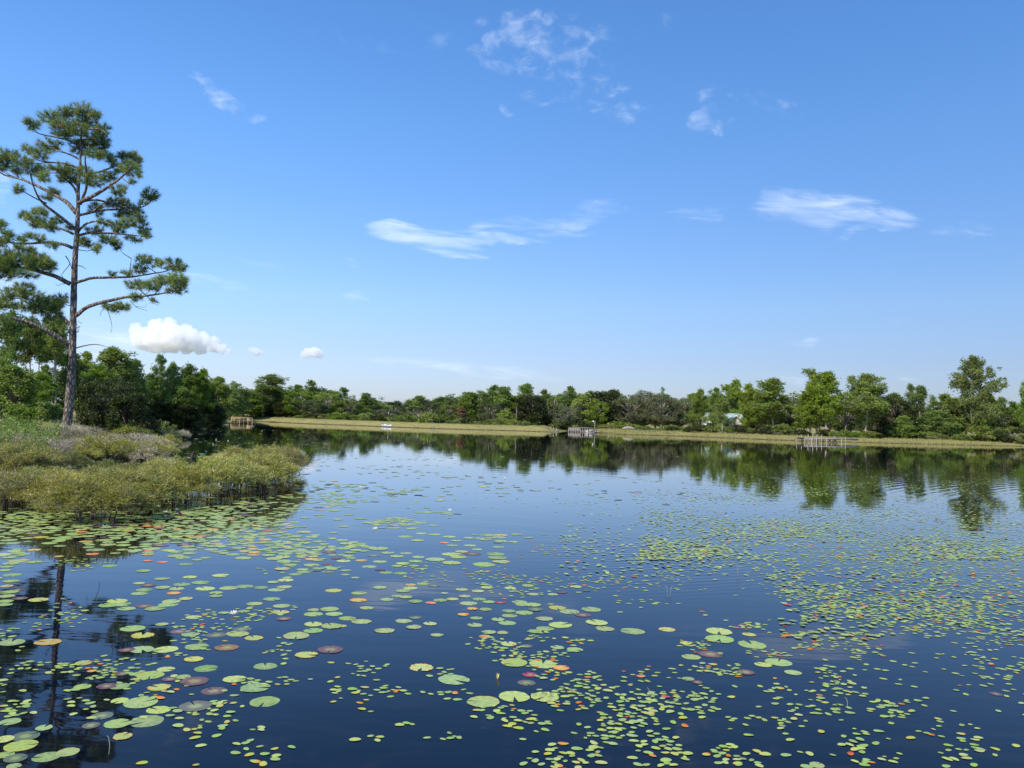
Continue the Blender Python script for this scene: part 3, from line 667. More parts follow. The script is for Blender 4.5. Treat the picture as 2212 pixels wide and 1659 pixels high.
# ------------------------------------------------------------------ the tall pine on the left bank, branch by branch
HY = 39.0
rg = np.random.default_rng(2024)
z1 = lambda x, y: (x * .10903, 92.2 + y * .10903)
z2 = lambda x, y: (x * .1173, 256 + y * .1173)
HB = P(66.9, 429.6, HY); HB[2] = g1(HB[0], HB[1])
def hp(q, dep): return P(q[0], q[1], HY + dep) - HB
wood = Geo()
TR = [(66.4, 432, 11.5), (67.2, 425, 9.6), (69, 405, 9.2), (71.8, 373, 8.6), (72.7, 338, 7.1), (73.9, 291, 6.5), (75.2, 256, 5.6), (76.9, 234, 5.2), (78, 212, 4.2), (78, 190, 3.6), (80, 168.5, 2.8), (81, 136, 1.7), (83, 105, .6)]
tp = np.array([hp(q, 0) for q in TR]); tp[0, 2] = -.3
tt = np.arange(len(TR)); ti = np.linspace(0, len(TR) - 1, 60)
tpi = np.stack([np.interp(ti, tt, tp[:, k]) for k in range(3)], 1); tri = np.interp(ti, tt, [q[2] * .92 * HY / F / 2 for q in TR])
wood.tube(tpi, tri, 20, rough=.025, rg=rg)
nodes = [(p, r) for p, r in zip(tpi[20:], tri[20:])]     # points foliage can hang from
limbs = Geo()
def limb(pts, cv, r0_, slope, r1=.012, reg=True, tgt=None):
    px = np.array([cv(*p) for p in pts]); s = np.r_[0, np.cumsum(np.hypot(*np.diff(px, axis=0).T))]
    u = np.linspace(0, s[-1], max(5, int(s[-1] / 4)))
    x = np.interp(u, s, px[:, 0]); y = np.interp(u, s, px[:, 1])
    k = np.ones(3) / 3
    if len(x) > 6:
        x[1:-1] = np.convolve(x, k, 'valid'); y[1:-1] = np.convolve(y, k, 'valid')
    x[1:] += np.cumsum(rg.normal(0, .12, len(x) - 1)); y[1:] += np.cumsum(rg.normal(0, .12, len(y) - 1))
    d = slope * (u * HY / F)
    P3 = np.array([hp((a, b), c) for a, b, c in zip(x, y, d)])
    rr_ = r0_ * (1 - u / s[-1]) ** .75 + r1
    (tgt or limbs).tube(P3, rr_, 7, rough=.04, rg=rg)
    if reg:
        for p, r in list(zip(P3, rr_))[2:]: nodes.append((p, r))
L1_ = [
 ([(700, 1110), (600, 1000), (430, 900), (300, 840), (180, 790), (50, 770), (-60, 700)], .095, .45),
 ([(695, 1260), (560, 1150), (400, 1030), (340, 950), (300, 830), (280, 740)], .075, -.5),
 ([(670, 1300), (560, 1250), (480, 1240), (330, 1240), (200, 1160)], .05, .3),
 ([(668, 1430), (580, 1390), (460, 1375), (300, 1390), (100, 1390), (0, 1330), (-100, 1290)], .07, -.3),
 ([(715, 1020), (800, 980), (900, 930), (1020, 850), (1110, 790), (1200, 700), (1250, 640)], .09, -.35),
 ([(715, 1130), (850, 1100), (980, 1075), (1150, 1070), (1270, 1110), (1300, 1170)], .06, .5),
 ([(710, 1290), (770, 1210), (850, 1180), (950, 1180), (1050, 1230)], .05, -.6),
 ([(712, 1315), (820, 1285), (1000, 1295), (1200, 1310), (1350, 1330)], .055, .25),
 ([(740, 1000), (900, 980), (1060, 1040), (1250, 1060), (1330, 1040), (1400, 980), (1380, 910)], .045, .2),
 ([(735, 1030), (800, 860), (790, 700), (775, 600), (820, 480)], .06, -.4),
 ([(715, 960), (690, 870), (600, 800), (500, 700), (450, 640)], .05, .6),
 ([(730, 700), (600, 650), (480, 650), (380, 640), (290, 600), (240, 520)], .04, -.3),
 ([(740, 620), (620, 560), (520, 540), (400, 490)], .035, .5), ([(745, 500), (600, 430), (430, 400), (330, 370), (260, 310)], .035, -.2),
 ([(748, 440), (850, 420), (950, 450), (980, 500)], .03, .5), ([(750, 360), (850, 330), (940, 330), (990, 400)], .03, -.5),
 ([(755, 310), (650, 250), (560, 200), (450, 220)], .03, .4), ([(757, 270), (820, 220), (890, 220)], .02, -.3), ([(759, 250), (640, 180), (600, 150)], .022, .3),
 ([(740, 580), (850, 540), (980, 560), (1000, 600)], .03, .4), ([(730, 740), (880, 740), (1050, 680), (1200, 620), (1280, 690)], .045, .45),
 ([(715, 860), (620, 780), (560, 690), (500, 700)], .03, .1), ([(850, 1100), (960, 1000), (1010, 1000), (1130, 960)], .03, -.2), ([(430, 1020), (330, 980), (200, 900), (140, 880)], .025, -.6),
]
for p, r, s in L1_: limb(p, z1, r, s)
L2_ = [
 ([(600, 240), (480, 170), (330, 130), (150, 85), (0, 50), (-120, 20)], .10, -.35),
 ([(600, 770), (480, 680), (350, 600), (180, 535), (0, 490), (-200, 450)], .13, -.45),
 ([(595, 580), (500, 490), (380, 450), (250, 410), (120, 330), (60, 300)], .06, .3),
 ([(650, 225), (780, 185), (940, 185), (1130, 185), (1280, 160), (1430, 140), (1500, 90)], .062, .3),
 ([(650, 510), (740, 430), (860, 395), (1050, 350), (1250, 340), (1430, 310), (1560, 285)], .085, -.3),
 ([(870, 395), (960, 420), (1060, 430)], .02, .2), ([(1250, 340), (1200, 290), (1120, 250)], .018, .4), ([(1130, 185), (1110, 100), (1120, 20)], .015, .2),
 ([(480, 480), (460, 540), (420, 580)], .02, .3),
]
for p, r, s in L2_: limb(p, z2, r, s)
dead = Geo()
for p, r, s in [([(640, 785), (720, 765), (800, 745), (860, 755), (935, 782)], .028, -.2), ([(890, 400), (935, 500), (945, 580), (970, 620), (940, 660)], .012, -.2),
                ([(600, 60), (560, 120), (520, 150), (530, 190), (590, 215)], .012, .2), ([(595, 250), (540, 230), (490, 260), (470, 230)], .012, -.3),
                ([(560, 0), (600, 60), (630, 180)], .02, -.3), ([(660, 80), (700, 90), (740, 115)], .02, -.2), ([(655, 615), (675, 605)], .02, 0),
                ([(900, 430), (860, 470), (850, 515)], .008, 0), ([(1110, 380), (1160, 440), (1255, 465)], .01, .1), ([(1150, 430), (1240, 440), (1250, 405)], .007, .1), ([(1290, 350), (1300, 400), (1355, 420)], .008, .2)]:
    limb(p, z2, r, s, .006, False, dead)
CL1 = [(620,170,80,50),(770,165,90,60),(870,210,50,45),(800,280,90,60),(480,230,120,50),(290,290,70,50),(560,330,100,70),(700,330,90,70),(600,390,50,40),(940,350,70,60),(900,430,90,60),(960,490,50,50),
 (450,480,110,50),(250,520,50,40),(370,560,90,40),(720,500,90,60),(830,470,90,50),(60,570,90,60),(60,640,60,50),(20,690,50,30),(200,620,90,40),(150,700,50,50),(270,700,80,50),(390,700,60,40),(400,770,60,50),
 (560,690,100,50),(650,760,100,60),(560,790,50,30),(980,590,90,50),(880,570,80,40),(1150,600,80,50),(1240,620,60,70),(1200,700,90,60),(1100,680,70,50),(980,760,80,50),(1270,750,40,30),(1210,820,30,30),(840,800,90,60),
 (780,720,60,50),(500,910,50,40),(170,890,50,40),(430,960,50,30),(1080,900,60,50),(1140,890,30,30),(1370,930,75,50),(1300,1010,50,25),(1390,960,50,30),(1010,1010,70,40),(880,1070,60,60),(1120,1020,70,50),(1220,1080,90,50),(1150,1120,90,40),
 (1290,1150,50,50),(960,1190,60,40),(1080,1240,90,50),(1180,1200,80,40),(870,1260,80,40),(1310,1250,60,50),(1340,1310,50,30),(1230,1340,70,30),(760,1360,50,40),(820,1390,40,30),(890,1430,50,40),(1000,1350,80,50),
 (1070,1400,50,40),(330,1130,80,70),(220,1130,50,40),(450,1220,80,50),(400,1090,40,40),(330,1200,50,40),(520,1180,50,40),(280,1310,50,30),(370,1340,50,30),(480,1400,60,30),(640,1230,30,30),(20,1220,40,50),
 (80,1310,60,50),(30,1370,50,50),(200,1340,40,30),(180,1430,60,40),(300,1460,50,40),(50,1500,100,60),(180,1530,110,60),(330,1530,110,60),(430,1560,60,50),(100,1600,90,50),(-60,1500,80,60),(-60,1380,60,60),(-50,640,60,80)]
CL2 = [(60,60,80,60),(60,150,60,60),(-50,80,70,80),(200,150,110,30),(200,270,80,50),(190,320,60,40),(80,330,70,60),(320,370,90,60),(430,400,80,60),(520,370,60,50),(350,450,110,50),(480,450,60,50),(200,430,110,40),(430,540,80,40),
 (500,560,60,50),(60,420,70,40),(540,620,30,30),(-60,380,80,60),(950,150,40,25),(1080,140,50,25),(1190,110,60,40),(1220,30,70,40),(1330,50,70,40),(1480,70,80,50),(1540,100,50,40),(1400,200,100,40),(1500,200,90,60),
 (1300,250,80,40),(1570,230,35,45),(1500,290,90,25),(1160,350,50,35),(1190,240,60,40),(1320,375,30,18),(1000,440,80,35),(1060,430,50,35),(900,425,30,25),(1110,240,50,30),(40,520,60,30),(330,60,110,60),(430,90,50,50)]
NP = np.array([p for p, r in nodes])
nee = Geo(); tw = Geo(); TC = []; TA = []; TS = []
for cl, cv, k in [(c, z1, .10903) for c in CL1] + [(c, z2, .1173) for c in CL2]:
    cx, cy, rx, ry = cl; q = cv(cx, cy); rx *= k * 1.2; ry *= k * 1.2
    # the limb point nearest in direction gives the depth of the clump
    c0 = hp(q, 0); dd = np.hypot(NP[:, 0] - c0[0], (NP[:, 2] - c0[2]) * 1.2 + .15); i0 = int(np.argmin(dd)); dep = NP[i0, 1] + rg.normal(0, .25)
    n_ = max(6, int(rx * ry / 1.8))
    hub = hp(q, dep); anc = NP[i0]
    mid = anc * .45 + hub * .55 + [0, 0, -.12]
    tw.tube([anc, mid, hub], [.022, .016, .008], 4)
    sh = rg.uniform(.8, 1.15)
    for _ in range(n_):
        o_ = rdir(rg, 1)[0] * rg.uniform(.2, 1) ** .5
        c = hp((q[0] + o_[0] * rx, q[1] - o_[2] * ry), dep) ; c[1] += o_[1] * (rx * HY / F) * .9
        a = nrm(np.array([[o_[0] * .9, o_[1] * .9, o_[2] * .6 + .45]]))[0]
        TC.append(c); TA.append(a); TS.append(sh * rg.uniform(.75, 1.2))
        if rg.random() < .55: tw.tube([mid * .5 + hub * .5, (hub + c) / 2 + rg.normal(0, .05, 3) - [0, 0, .05], c], [.008, .006, .004], 3)
TC = np.array(TC); TA = np.array(TA); TS = np.array(TS); K = 40
C2 = np.repeat(TC, K, 0); A1 = np.repeat(TA, K, 0)
C2 = C2 - A1 * rg.uniform(0, .14, (len(C2), 1)); A2 = nrm(A1 * .62 + rdir(rg, len(C2)) * .85)
col = mixc(rg, len(TC), [(.09, .155, .024), (.13, .20, .03), (.06, .12, .024), (.16, .20, .04)]) * TS[:, None]
brn = rg.random(len(TC)) < .008; col[brn] = (.24, .13, .07)
nee.needles(C2, A2, side(rg, A2), rg.uniform(.16, .30, len(C2)), .013, np.repeat(col, K, 0))
# one clump of dead brown needles at the fork
hero = empty('tall_pine', HB)
tag(hero, 'tall lone pine on the left bank, bare lower trunk and open crown against the sky', 'tree')
link('trunk', wood.mesh('tall_pine_trunk', M['bark'], True), hero)
lo = link('branches', limbs.mesh('tall_pine_branches', M['bark'], True), hero)
link('twigs', tw.mesh('tall_pine_twigs', M['twig'], True), lo)
link('dead_branches', dead.mesh('tall_pine_dead_branches', M['stem'], True), hero)
link('needles', nee.mesh('tall_pine_needles', M['needles']), hero)
# ------------------------------------------------------------------ shrubs standing in the water at the left
RG = np.random.default_rng(77)
WB = [(95, 520, 1.28, 1.15, 'bushy olive shrub standing in the lily pads, nearest of the flooded shrubs', 0), (60, 509, 1.1, 1.0, 'olive shrub half behind and left of the nearest flooded shrub', 1),
      (28, 508, 1.05, 1.0, 'sparse olive shrub with leaning pale stems at the left end of the flooded shrubs', 3), (4, 505, 1.05, 1.0, 'olive shrub cut by the left frame edge at the water', 1),
      (128, 508, 1.05, 1.1, 'olive shrub just right of and behind the nearest flooded shrub', 2), (152, 502, 1.0, .9, 'flooded shrub with thin dark stems left of the bright water gap', 0),
      (172, 504, 1.05, .95, 'flooded shrub on a bundle of dark stems at the bright water gap', 3), (186, 503, 1.0, .8, 'flooded shrub with curved pale stems over the bright water gap', 1),
      (214, 496, 1.1, 1.0, 'flooded shrub standing just right of the bright water gap', 2), (236, 494, 1.15, 1.0, 'flooded shrub, front left of the right-hand clump', 0),
      (258, 490, 1.2, 1.1, 'flooded shrub with four straight dark stems, front middle of the right-hand clump', 2), (278, 484, 1.1, 1.0, 'flooded shrub, front right of the right-hand clump', 3),
      (297, 479, 1.05, .8, 'flooded shrub at the outer right tip of the right-hand clump', 1), (288, 472, 1.15, 1.0, 'flooded shrub at the back right of the right-hand clump', 0),
      (266, 474, 1.25, 1.1, 'flooded shrub at the back middle of the right-hand clump', 1), (244, 477, 1.2, 1.1, 'flooded shrub at the back left of the right-hand clump', 2),
      (224, 484, 1.0, .85, 'flooded shrub linking the right-hand clump to the bank shrubs', 3), 
      (165, 487, 1.1, 1.0, 'flooded shrub behind the bundle of dark stems', 1), (138, 490, 1.1, 1.0, 'olive shrub at the water edge behind the nearest flooded shrubs, to the right', 2),
      (108, 495, 1.1, 1.0, 'olive shrub at the water edge behind the nearest flooded shrub', 0), (78, 497, 1.1, 1.0, 'olive shrub at the water edge, left of centre behind the nearest flooded shrub', 3),
      (45, 497, 1.1, 1.0, 'olive shrub at the water edge behind the leaning pale stems', 2)]
for px, py, s, sw, lab, v in WB:
    q = G(px - (9 if px > 270 else 0), py)
    s = (.80 if py > 501 else .66) if px < 160 else (.86 if px < 200 else .98)
    K_['wiry'][v].place((q[0], q[1], 0), RG.uniform(0, 6.28), (sw * 1.12, sw * 1.12, s * RG.uniform(.9, 1.06)), lab, 'shrub', 'flooded shrubs in front of the left bank')
# low scrub on the bank
def on_land(px, py):                        # where a pixel ray meets the bank
    z = .6
    for _ in range(6):
        q = G(px, py, z); z = max(0, g1(q[0], q[1]))
    return q[0], q[1], z
SCR = [('green-topped low scrub on the front slope of the left bank', 0, 130, 474, 490, 9, [0, 2]), ('grey-brown twiggy scrub mid left bank', 0, 165, 450, 466, 40, [1, 3, 0]),
       ('olive low scrub below the trunk of the tall pine', 20, 150, 438, 455, 34, [0, 1, 2, 1]), ('pale scrub on the bank point by the inlet', 120, 168, 438, 456, 16, [1, 3, 0, 2]),
       ('reddish-brown scrub along the back of the left bank', 40, 90, 436, 446, 10, [1, 0, 1])]
for lab, x0, x1, y0, y1, nn, vs in SCR:
    row = []
    for i in range(nn):
        px, py = RG.uniform(x0, x1), RG.uniform(y0, y1); x, y, z = on_land(px, py)
        if sdist([[x, y]])[0] < -.3: continue
        s = RG.uniform(.75, 1.45) * (.62 if 'below the trunk' in lab else .92)
        row.append(K_['scrub'][vs[i % len(vs)]].place((x, y, z - .05), RG.uniform(0, 6.28), (s * 1.05, s * 1.05, s * .85), lab, 'shrub', lab))
    rank(row, lab)
def solo(kind, v, px, py, wpx, hpx, lab, cat, rz=0):
    x, y, z = on_land(px, py); pr = K_[kind][v]; sw = wpx * y / F / pr.w; sz = hpx * y / F / pr.h
    return pr.place((x, y, z - .1), rz, (sw, sw, sz), lab, cat)
solo('dark', 0, 98, 436, 46, 64, 'big dark evergreen bush right behind the trunk of the tall pine', 'bush', 1)
solo('dark', 1, 126, 442, 46, 56, 'big dark evergreen bush, right-hand one with the overhanging right edge', 'bush', 2)
solo('dark', 0, 112, 436, 48, 66, 'tallest dark evergreen bush, between the two dark ones beside the pine', 'bush', 3)
solo('dark', 1, 147, 443, 28, 30, 'small dark bush at the right foot of the big dark bushes', 'bush', 4)
solo('dark', 1, -6, 474, 30, 34, 'dark bush cut by the left frame edge, low on the bank', 'bush', 5)
solo('bush', 1, 163, 438, 26, 20, 'yellowish bush at the water right of the dark bushes', 'bush', 1)
solo('bush', 0, 20, 422, 34, 22, 'leafy green bush behind the tall weeds at the left edge', 'bush', 2)
solo('bush', 0, 48, 421, 30, 20, 'leafy green bush left of the tall pine trunk', 'bush', 3)
solo('scrub', 1, 181, 439, 18, 10, 'pale twiggy shrub on the tip of the bank beside the inlet', 'shrub', 1)
# grass and weeds: uncountable
def grass(name, pts, hgt, wdt, cols, label, cat, rg, lean=.35, p=None):
    g = Geo(); N = len(pts); A = nrm(rg.normal(0, lean, (N, 3)) + [0, 0, 1]); A[:, 2] = abs(A[:, 2])
    g.needles(pts, A, side(rg, A), hgt * rg.uniform(.5, 1.3, N) * (.75 + .6 * np.clip(vnoise(pts[:, :2], .55, 5) + .3 * vnoise(pts[:, :2], 1.9, 9), -1, 1)), wdt, mixc(rg, N, cols, p))
    return tag(link(name, g.mesh(name, M['shrub'])), label, cat, kind='stuff')
def scatter(rg, n, x0, x1, y0, y1, dmin, dmax, extra=None):
    Q = np.column_stack([rg.uniform(x0, x1, n), rg.uniform(y0, y1, n)]); d = sdist(Q); k = (d > dmin) & (d < dmax)
    if extra is not None: k &= extra(Q)
    Q = Q[k]; return np.column_stack([Q, gz(Q)])
rg = np.random.default_rng(31)
pts = scatter(rg, 60000, -48, -7, 19, 62, .2, 30)
d_ = np.hypot(pts[:, 0], pts[:, 1])
grass('bank_grass', pts, .30, .012, OLIVE + BROWN + TANT[:2], 'tangled olive and straw-coloured grass covering the left bank', 'grass', rg)
pts = scatter(rg, 9000, -28, -14, 27, 37, 2, 30, lambda Q: (Q[:, 0] / Q[:, 1] * F + 512 > -12) & (Q[:, 0] / Q[:, 1] * F + 512 < 62) & (vnoise(Q, 1.4, 3) > -.6))
g = Geo()
for x, y, z in pts[:560]:
    h = rg.uniform(.5, 1.15); g.tube([(x, y, z), (x + rg.normal(0, .05), y, z + h)], [.008, .004], 3, (.12, .16, .03))
    m = 18; t = rg.uniform(.25, 1, m); C = np.column_stack([np.full(m, x), np.full(m, y), z + h * t]); A = nrm(rg.normal(0, 1, (m, 3)) * [1, 1, .3] + [0, 0, .45])
    g.leaves(C, A, side(rg, A), rg.uniform(.08, .16, m), .035, mixc(rg, m, [(.14, .24, .035), (.20, .29, .05), (.10, .17, .025), (.26, .26, .08)]))
tag(link('tall_weeds', g.mesh('tall_weeds', M['shrub'])), 'bright green leafy weeds standing along the back of the left bank', 'weeds', kind='stuff')
pts = scatter(rg, 260000, -50, 130, 95, 165, -.25, 7, lambda Q: Q[:, 0] > 14)
grass('shore_grass', pts, .34, .05, OLIVE + [(.30, .23, .11), (.36, .28, .15), (.24, .24, .08)], 'olive-brown grass fringe along the far right shore', 'grass', rg)
pts = scatter(rg, 160000, -50, 14, 120, 165, -.1, 4.5)
grass('dam_grass', pts, .13, .05, [(.29, .26, .085), (.33, .27, .11), (.23, .24, .07), (.35, .29, .13)], 'short dry grass on the slope of the dam', 'grass', rg)
# yellow wildflowers
YF = []
for i, (px, py) in enumerate([(81, 427), (84, 431), (86, 426.5), (94, 428.5), (97, 431), (101, 429), (89, 433)]):
    x, y, z = on_land(px, py + 5); g = Geo(); hh = (433 + 5 - py + 1) * .045 + .25
    g.tube([(0, 0, -.05), (.02, 0, hh * .6), (.0, 0, hh)], [.006, .005, .003], 4, (.12, .18, .03))
    A = nrm(rg.normal(0, 1, (10, 3)) * [1, 1, .3] + [0, 0, .6]); C = np.column_stack([np.zeros(10), np.zeros(10), rg.uniform(.1, .8, 10) * hh]); g.leaves(C, A, side(rg, A), .10, .03, (.12, .2, .03))
    o = link('yellow_wildflower', g.mesh('wildflower_stem', M['shrub']), loc=(x, y - .4, z)); h_ = Geo()
    for k in range(5):
        c = np.array([rg.normal(0, .06), rg.normal(0, .04), hh + rg.normal(0, .05)]); a = np.arange(9) * 6.283 / 9; A = nrm(np.column_stack([np.cos(a), np.sin(a), np.full(9, .35)]))
        h_.leaves(np.tile(c, (9, 1)), A, nrm(np.cross(A, [0, 0, 1.0])), .045, .022, (.85, .60, .03))
    link('flower_head', h_.mesh('wildflower_head', M['petal']), o); tag(o, 'yellow wildflower right of the pine trunk', 'flower', 'yellow wildflowers by the pine'); YF.append(o)

rank(YF, 'yellow wildflower right of the pine trunk')

# ------------------------------------------------------------------ piers, posts and house on the far shore
def frame(p, q):                            # local frame: x from p to q on the water plane
    p = np.array(p[:2]); q = np.array(q[:2]); d = q - p; L = np.hypot(*d); return p, L, math.atan2(d[1], d[0])
# grey dock on the right
p, L, rz = frame(P(800.5, 442, 116), P(854, 443, 120.5)); root = empty('dock', (p[0], p[1], 0), rz)
tag(root, 'weathered grey wooden dock on low posts, reaching along the right shore with bare upright poles', 'dock')
dz = .62; g = Geo(); nb = 46
for i in range(nb):
    a = i * L / nb; g.quadbox((a, -.75 + RG.normal(0, .02), dz - .05), (a + L / nb - .02, .75 + RG.normal(0, .02), dz + RG.normal(0, .006)))
link('deck', g.mesh('dock_deck', M['stem']), root)
g = Geo()
for y in (-.76, .76): g.quadbox((.0, y - .04, dz - .22), (L, y + .04, dz - .003))
link('beam', g.mesh('dock_beam', M['grey_wood']), root)
for i, x in enumerate([1.25, 2.2, 4.1, 5.1, 7.0]):
    for y in (-.82, .82):
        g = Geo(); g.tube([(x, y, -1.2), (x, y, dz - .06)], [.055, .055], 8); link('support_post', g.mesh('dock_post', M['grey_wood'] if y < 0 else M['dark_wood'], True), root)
for x, y, h in [(.12, .82, 1.25), (.55, -.83, 1.4), (1.0, .83, 1.3), (1.42, -.84, 1.62), (2.2, -.84, 1.38), (3.12, -.84, 1.34), (7.3, .82, 1.1), (7.75, -.82, 1.15)]:
    g = Geo(); g.tube([(x, y, -1.0), (x + .02, y, dz + (h - .85) * .9)], [.05, .04], 8, rough=.03, rg=RG); link('upright_pole', g.mesh('dock_pole', M['pale_post'], True), root)
g = Geo(); g.bar((7.3, .82, dz + .2), (8.0, .82, dz + .15), .06); g.bar((7.3, .82, dz + .08), (8.0, .82, dz + .05), .04); link('handrail', g.mesh('dock_rail', M['grey_wood']), root)
for a, b in [((4.3, -.86, 0.02), (5.0, -.86, dz - .1)), ((4.3, -.86, dz - .1), (5.0, -.86, .02)), ((5.4, -.86, 0.02), (6.1, -.86, dz - .1)), ((5.4, -.86, dz - .1), (6.1, -.86, .02))]:
    g = Geo(); g.bar(a, b, .05, .09); link('cross_brace', g.mesh('dock_brace', M['dark_wood']), root)
lad = Geo()
for x in (-.12, .22): lad.bar((x, -.86, -.3), (x, -.86, dz - .02), .055)
for z in (.05, .25, .45): lad.bar((-.12, -.87, z), (.22, -.87, z), .055)
link('ladder', lad.mesh('dock_ladder', M['pale_post']), root)
# wooden platform on the left, behind the inlet
p, L, rz = frame(P(231, 421, 127), P(254, 421, 128)); root = empty('fishing_platform', (p[0], p[1], 0), rz); root.scale = (.94, 1, .85)
tag(root, 'yellowish wooden fishing platform with railings at the left end of the dam', 'platform')
dz = .38; g = Geo()
for i in range(24): g.quadbox((i * L / 24, -.8, dz - .05), ((i + 1) * L / 24 - .02, .8, dz + RG.normal(0, .005)))
link('deck', g.mesh('platform_deck', M['tan_wood']), root)
g = Geo(); [g.quadbox((0, y - .03, dz - .2), (L, y + .03, dz - .053)) for y in (-.77, .77)]; link('beam', g.mesh('platform_beam', M['dark_wood']), root)
for x in np.linspace(.05, L - .05, 6):
    for y in (-.84, .84):
        g = Geo(); g.bar((x, y, -1.0), (x, y, dz + .62), .09); link('post', g.mesh('platform_post', M['dark_wood' if RG.random() < .25 else 'tan_wood']), root)
for y in (-.9, .9):
    for z, wd_ in ((.6, .10), (.34, .07)):
        g = Geo(); g.bar((0, y, dz + z), (L, y, dz + z), .05, wd_); link('handrail', g.mesh('platform_rail', M['tan_wood']), root)
g = Geo(); g.quadbox((L - .9, .1, dz + .02), (L - .25, .5, dz + .34)); g.quadbox((L - .9, .46, dz + .343), (L - .25, .52, dz + .62)); link('bench', g.mesh('platform_bench', M['tan_wood']), root)
# pier with a lamp pole
p, L, rz = frame(P(570.5, 432.5, 139), P(601, 433.2, 136)); root = empty('pier', (p[0], p[1], 0), rz)
tag(root, 'brown slatted wooden pier with railing and a low float, below the lime-green tree', 'pier')
dz = .26; g = Geo()
for i in range(36): g.quadbox((i * L / 36, -.7, dz - .05), ((i + 1) * L / 36 - .02, .7, dz + RG.normal(0, .005)))
link('deck', g.mesh('pier_deck', M['grey_wood']), root)
for x in np.linspace(.05, L * .78, 11):
    g = Geo(); g.bar((x, -.76, -.9), (x, -.76, dz + .5), .07); link('railing_post', g.mesh('pier_post', M['grey_wood']), root)
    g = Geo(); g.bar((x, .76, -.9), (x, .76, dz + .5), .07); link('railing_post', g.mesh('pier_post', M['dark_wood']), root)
g = Geo()
for i in range(26):
    if 11 < i < 13: continue
    x = .1 + i * .078; g.quadbox((x, -.74, dz - .22), (x + .05, -.70, dz + .46))
link('slat_screen', g.mesh('pier_slats', M['grey_wood']), root)
for y in (-.82, .82):
    g = Geo(); g.bar((0, y, dz + .5), (L * .8, y, dz + .5), .06, .05); link('handrail', g.mesh('pier_rail', M['grey_wood']), root)
q = P(593, 433.4, 134.5); g = Geo()
g.quadbox((0, -.5, .03), (1.05, .5, .10)); g.quadbox((.12, .1, .10), (.75, .48, .55)); g.quadbox((.16, .06, .16), (.70, .098, .50))
o = link('float_box', g.mesh('float_box', M['grey_wood']), loc=(q[0] - .8, q[1] - .5, 0)); tag(o, 'low grey float with a square box at the right end of the slatted pier', 'float')
g = Geo()
for x in (-.12, .1): g.bar((x, -.04, -.3), (x, -.04, .5), .045)
for z in (.1, .26, .42): g.bar((-.12, -.04, z), (.1, -.04, z), .04)
o = link('ladder', g.mesh('ladder', M['white']), loc=(q[0] - 1.1, q[1] - .95, 0)); tag(o, 'small white ladder at the left corner of the grey float', 'ladder')
q = P(594.6, 432, 136); g = Geo(); g.tube([(0, 0, -.6), (0, 0, 1.98)], [.045, .035], 8)
o = link('lamp_pole', g.mesh('lamp_pole', M['pale_post'], True), loc=(q[0], q[1], 0)); tag(o, 'thin white lamp pole with a round head beside the slatted pier', 'lamp pole')
a = Geo(); a.bar((0, 0, 1.90), (-.22, 0, 1.92), .03); link('arm', a.mesh('lamp_arm', M['pale_post']), o)
rgx = np.random.default_rng(1); a = Geo(); a.add(*ico(rgx, (-.26, 0, 1.88), .12, 2)); link('lamp_head', a.mesh('lamp_head', M['lamp'], True), o)
# spillway railing and posts
def simple(name, px, py, Y, build, mat, lab, cat, z=None, smooth=False):
    b = P(px, py, Y); zz = g1(b[0], b[1]) if z is None else z; g = Geo(); build(g)
    return tag(link(name, g.mesh(name, mat, smooth), loc=(b[0], b[1], zz)), lab, cat)
def rail(g):
    for x in (-.28, .28): g.bar((x, 0, -.2), (x, 0, .62), .09)
    g.bar((-.28, 0, .16), (.28, 0, .16), .07)
simple('spillway_railing', 552, 428, 136.5, rail, M['pale_post'], 'small pale H-shaped metal railing on the right end of the dam', 'railing')
simple('marker_post', 555.6 + 1, 431, 133, lambda g: (g.tube([(0, 0, -.5), (0, 0, .45), (0, 0, .50)], [.09, .09, .03], 8)), M['pale_post'], 'short pale post at the water where the dam ends', 'post', 0.1, True)
simple('marker_post', 432.5, 428.3, 130.5, lambda g: (g.tube([(0, 0, -.9), (0, 0, .55), (0, 0, .6)], [.075, .07, .03], 8)), M['pale_post'], 'lone cream-coloured post standing in the water in front of the dam', 'post', 0, True)
# small boat at the foot of the dam
b = P(387, 426.4, 131.5); boat = empty('rowing_boat', (b[0], b[1], 0), -.65); tag(boat, 'small white and brown rowing boat floating at the foot of the dam', 'boat')
g = Geo(); st = np.linspace(-1, 1, 13); ring = []
for s in st:
    hw = .40 * (1 - max(0, s) ** 2.4) * (1 - .15 * max(0, -s)); kz = -.06 + .14 * max(0, s) ** 2; tz = .30 + .10 * s * s
    ring.append([(s * .95, -hw, tz), (s * .95, -hw * .8, (kz + tz) * .4), (s * .95, 0, kz), (s * .95, hw * .8, (kz + tz) * .4), (s * .95, hw, tz)])
V = np.array(ring).reshape(-1, 3); Fc = []
for i in range(12):
    for j in range(4): a = i * 5 + j; Fc += [(a, a + 1, a + 6), (a, a + 6, a + 5)]
g.add(V, Fc); g.add(V * [.96, .93, 1] + [0, 0, .012], [f[::-1] for f in Fc]); g.add(V[:5], [(0, 1, 2), (0, 2, 4), (2, 3, 4)])
link('hull', g.mesh('boat_hull', M['white']), boat)
for x in (-.6, .1):
    g = Geo(); g.quadbox((x - .1, -.36, .22), (x + .1, .36, .25)); link('seat', g.mesh('boat_seat', M['rust']), boat)
g = Geo(); g.quadbox((-1.12, -.12, .05), (-.97, .12, .48)); g.bar((-1.04, 0, .4), (-1.04, 0, -.3), .06); link('motor', g.mesh('boat_motor', M['dark']), boat)
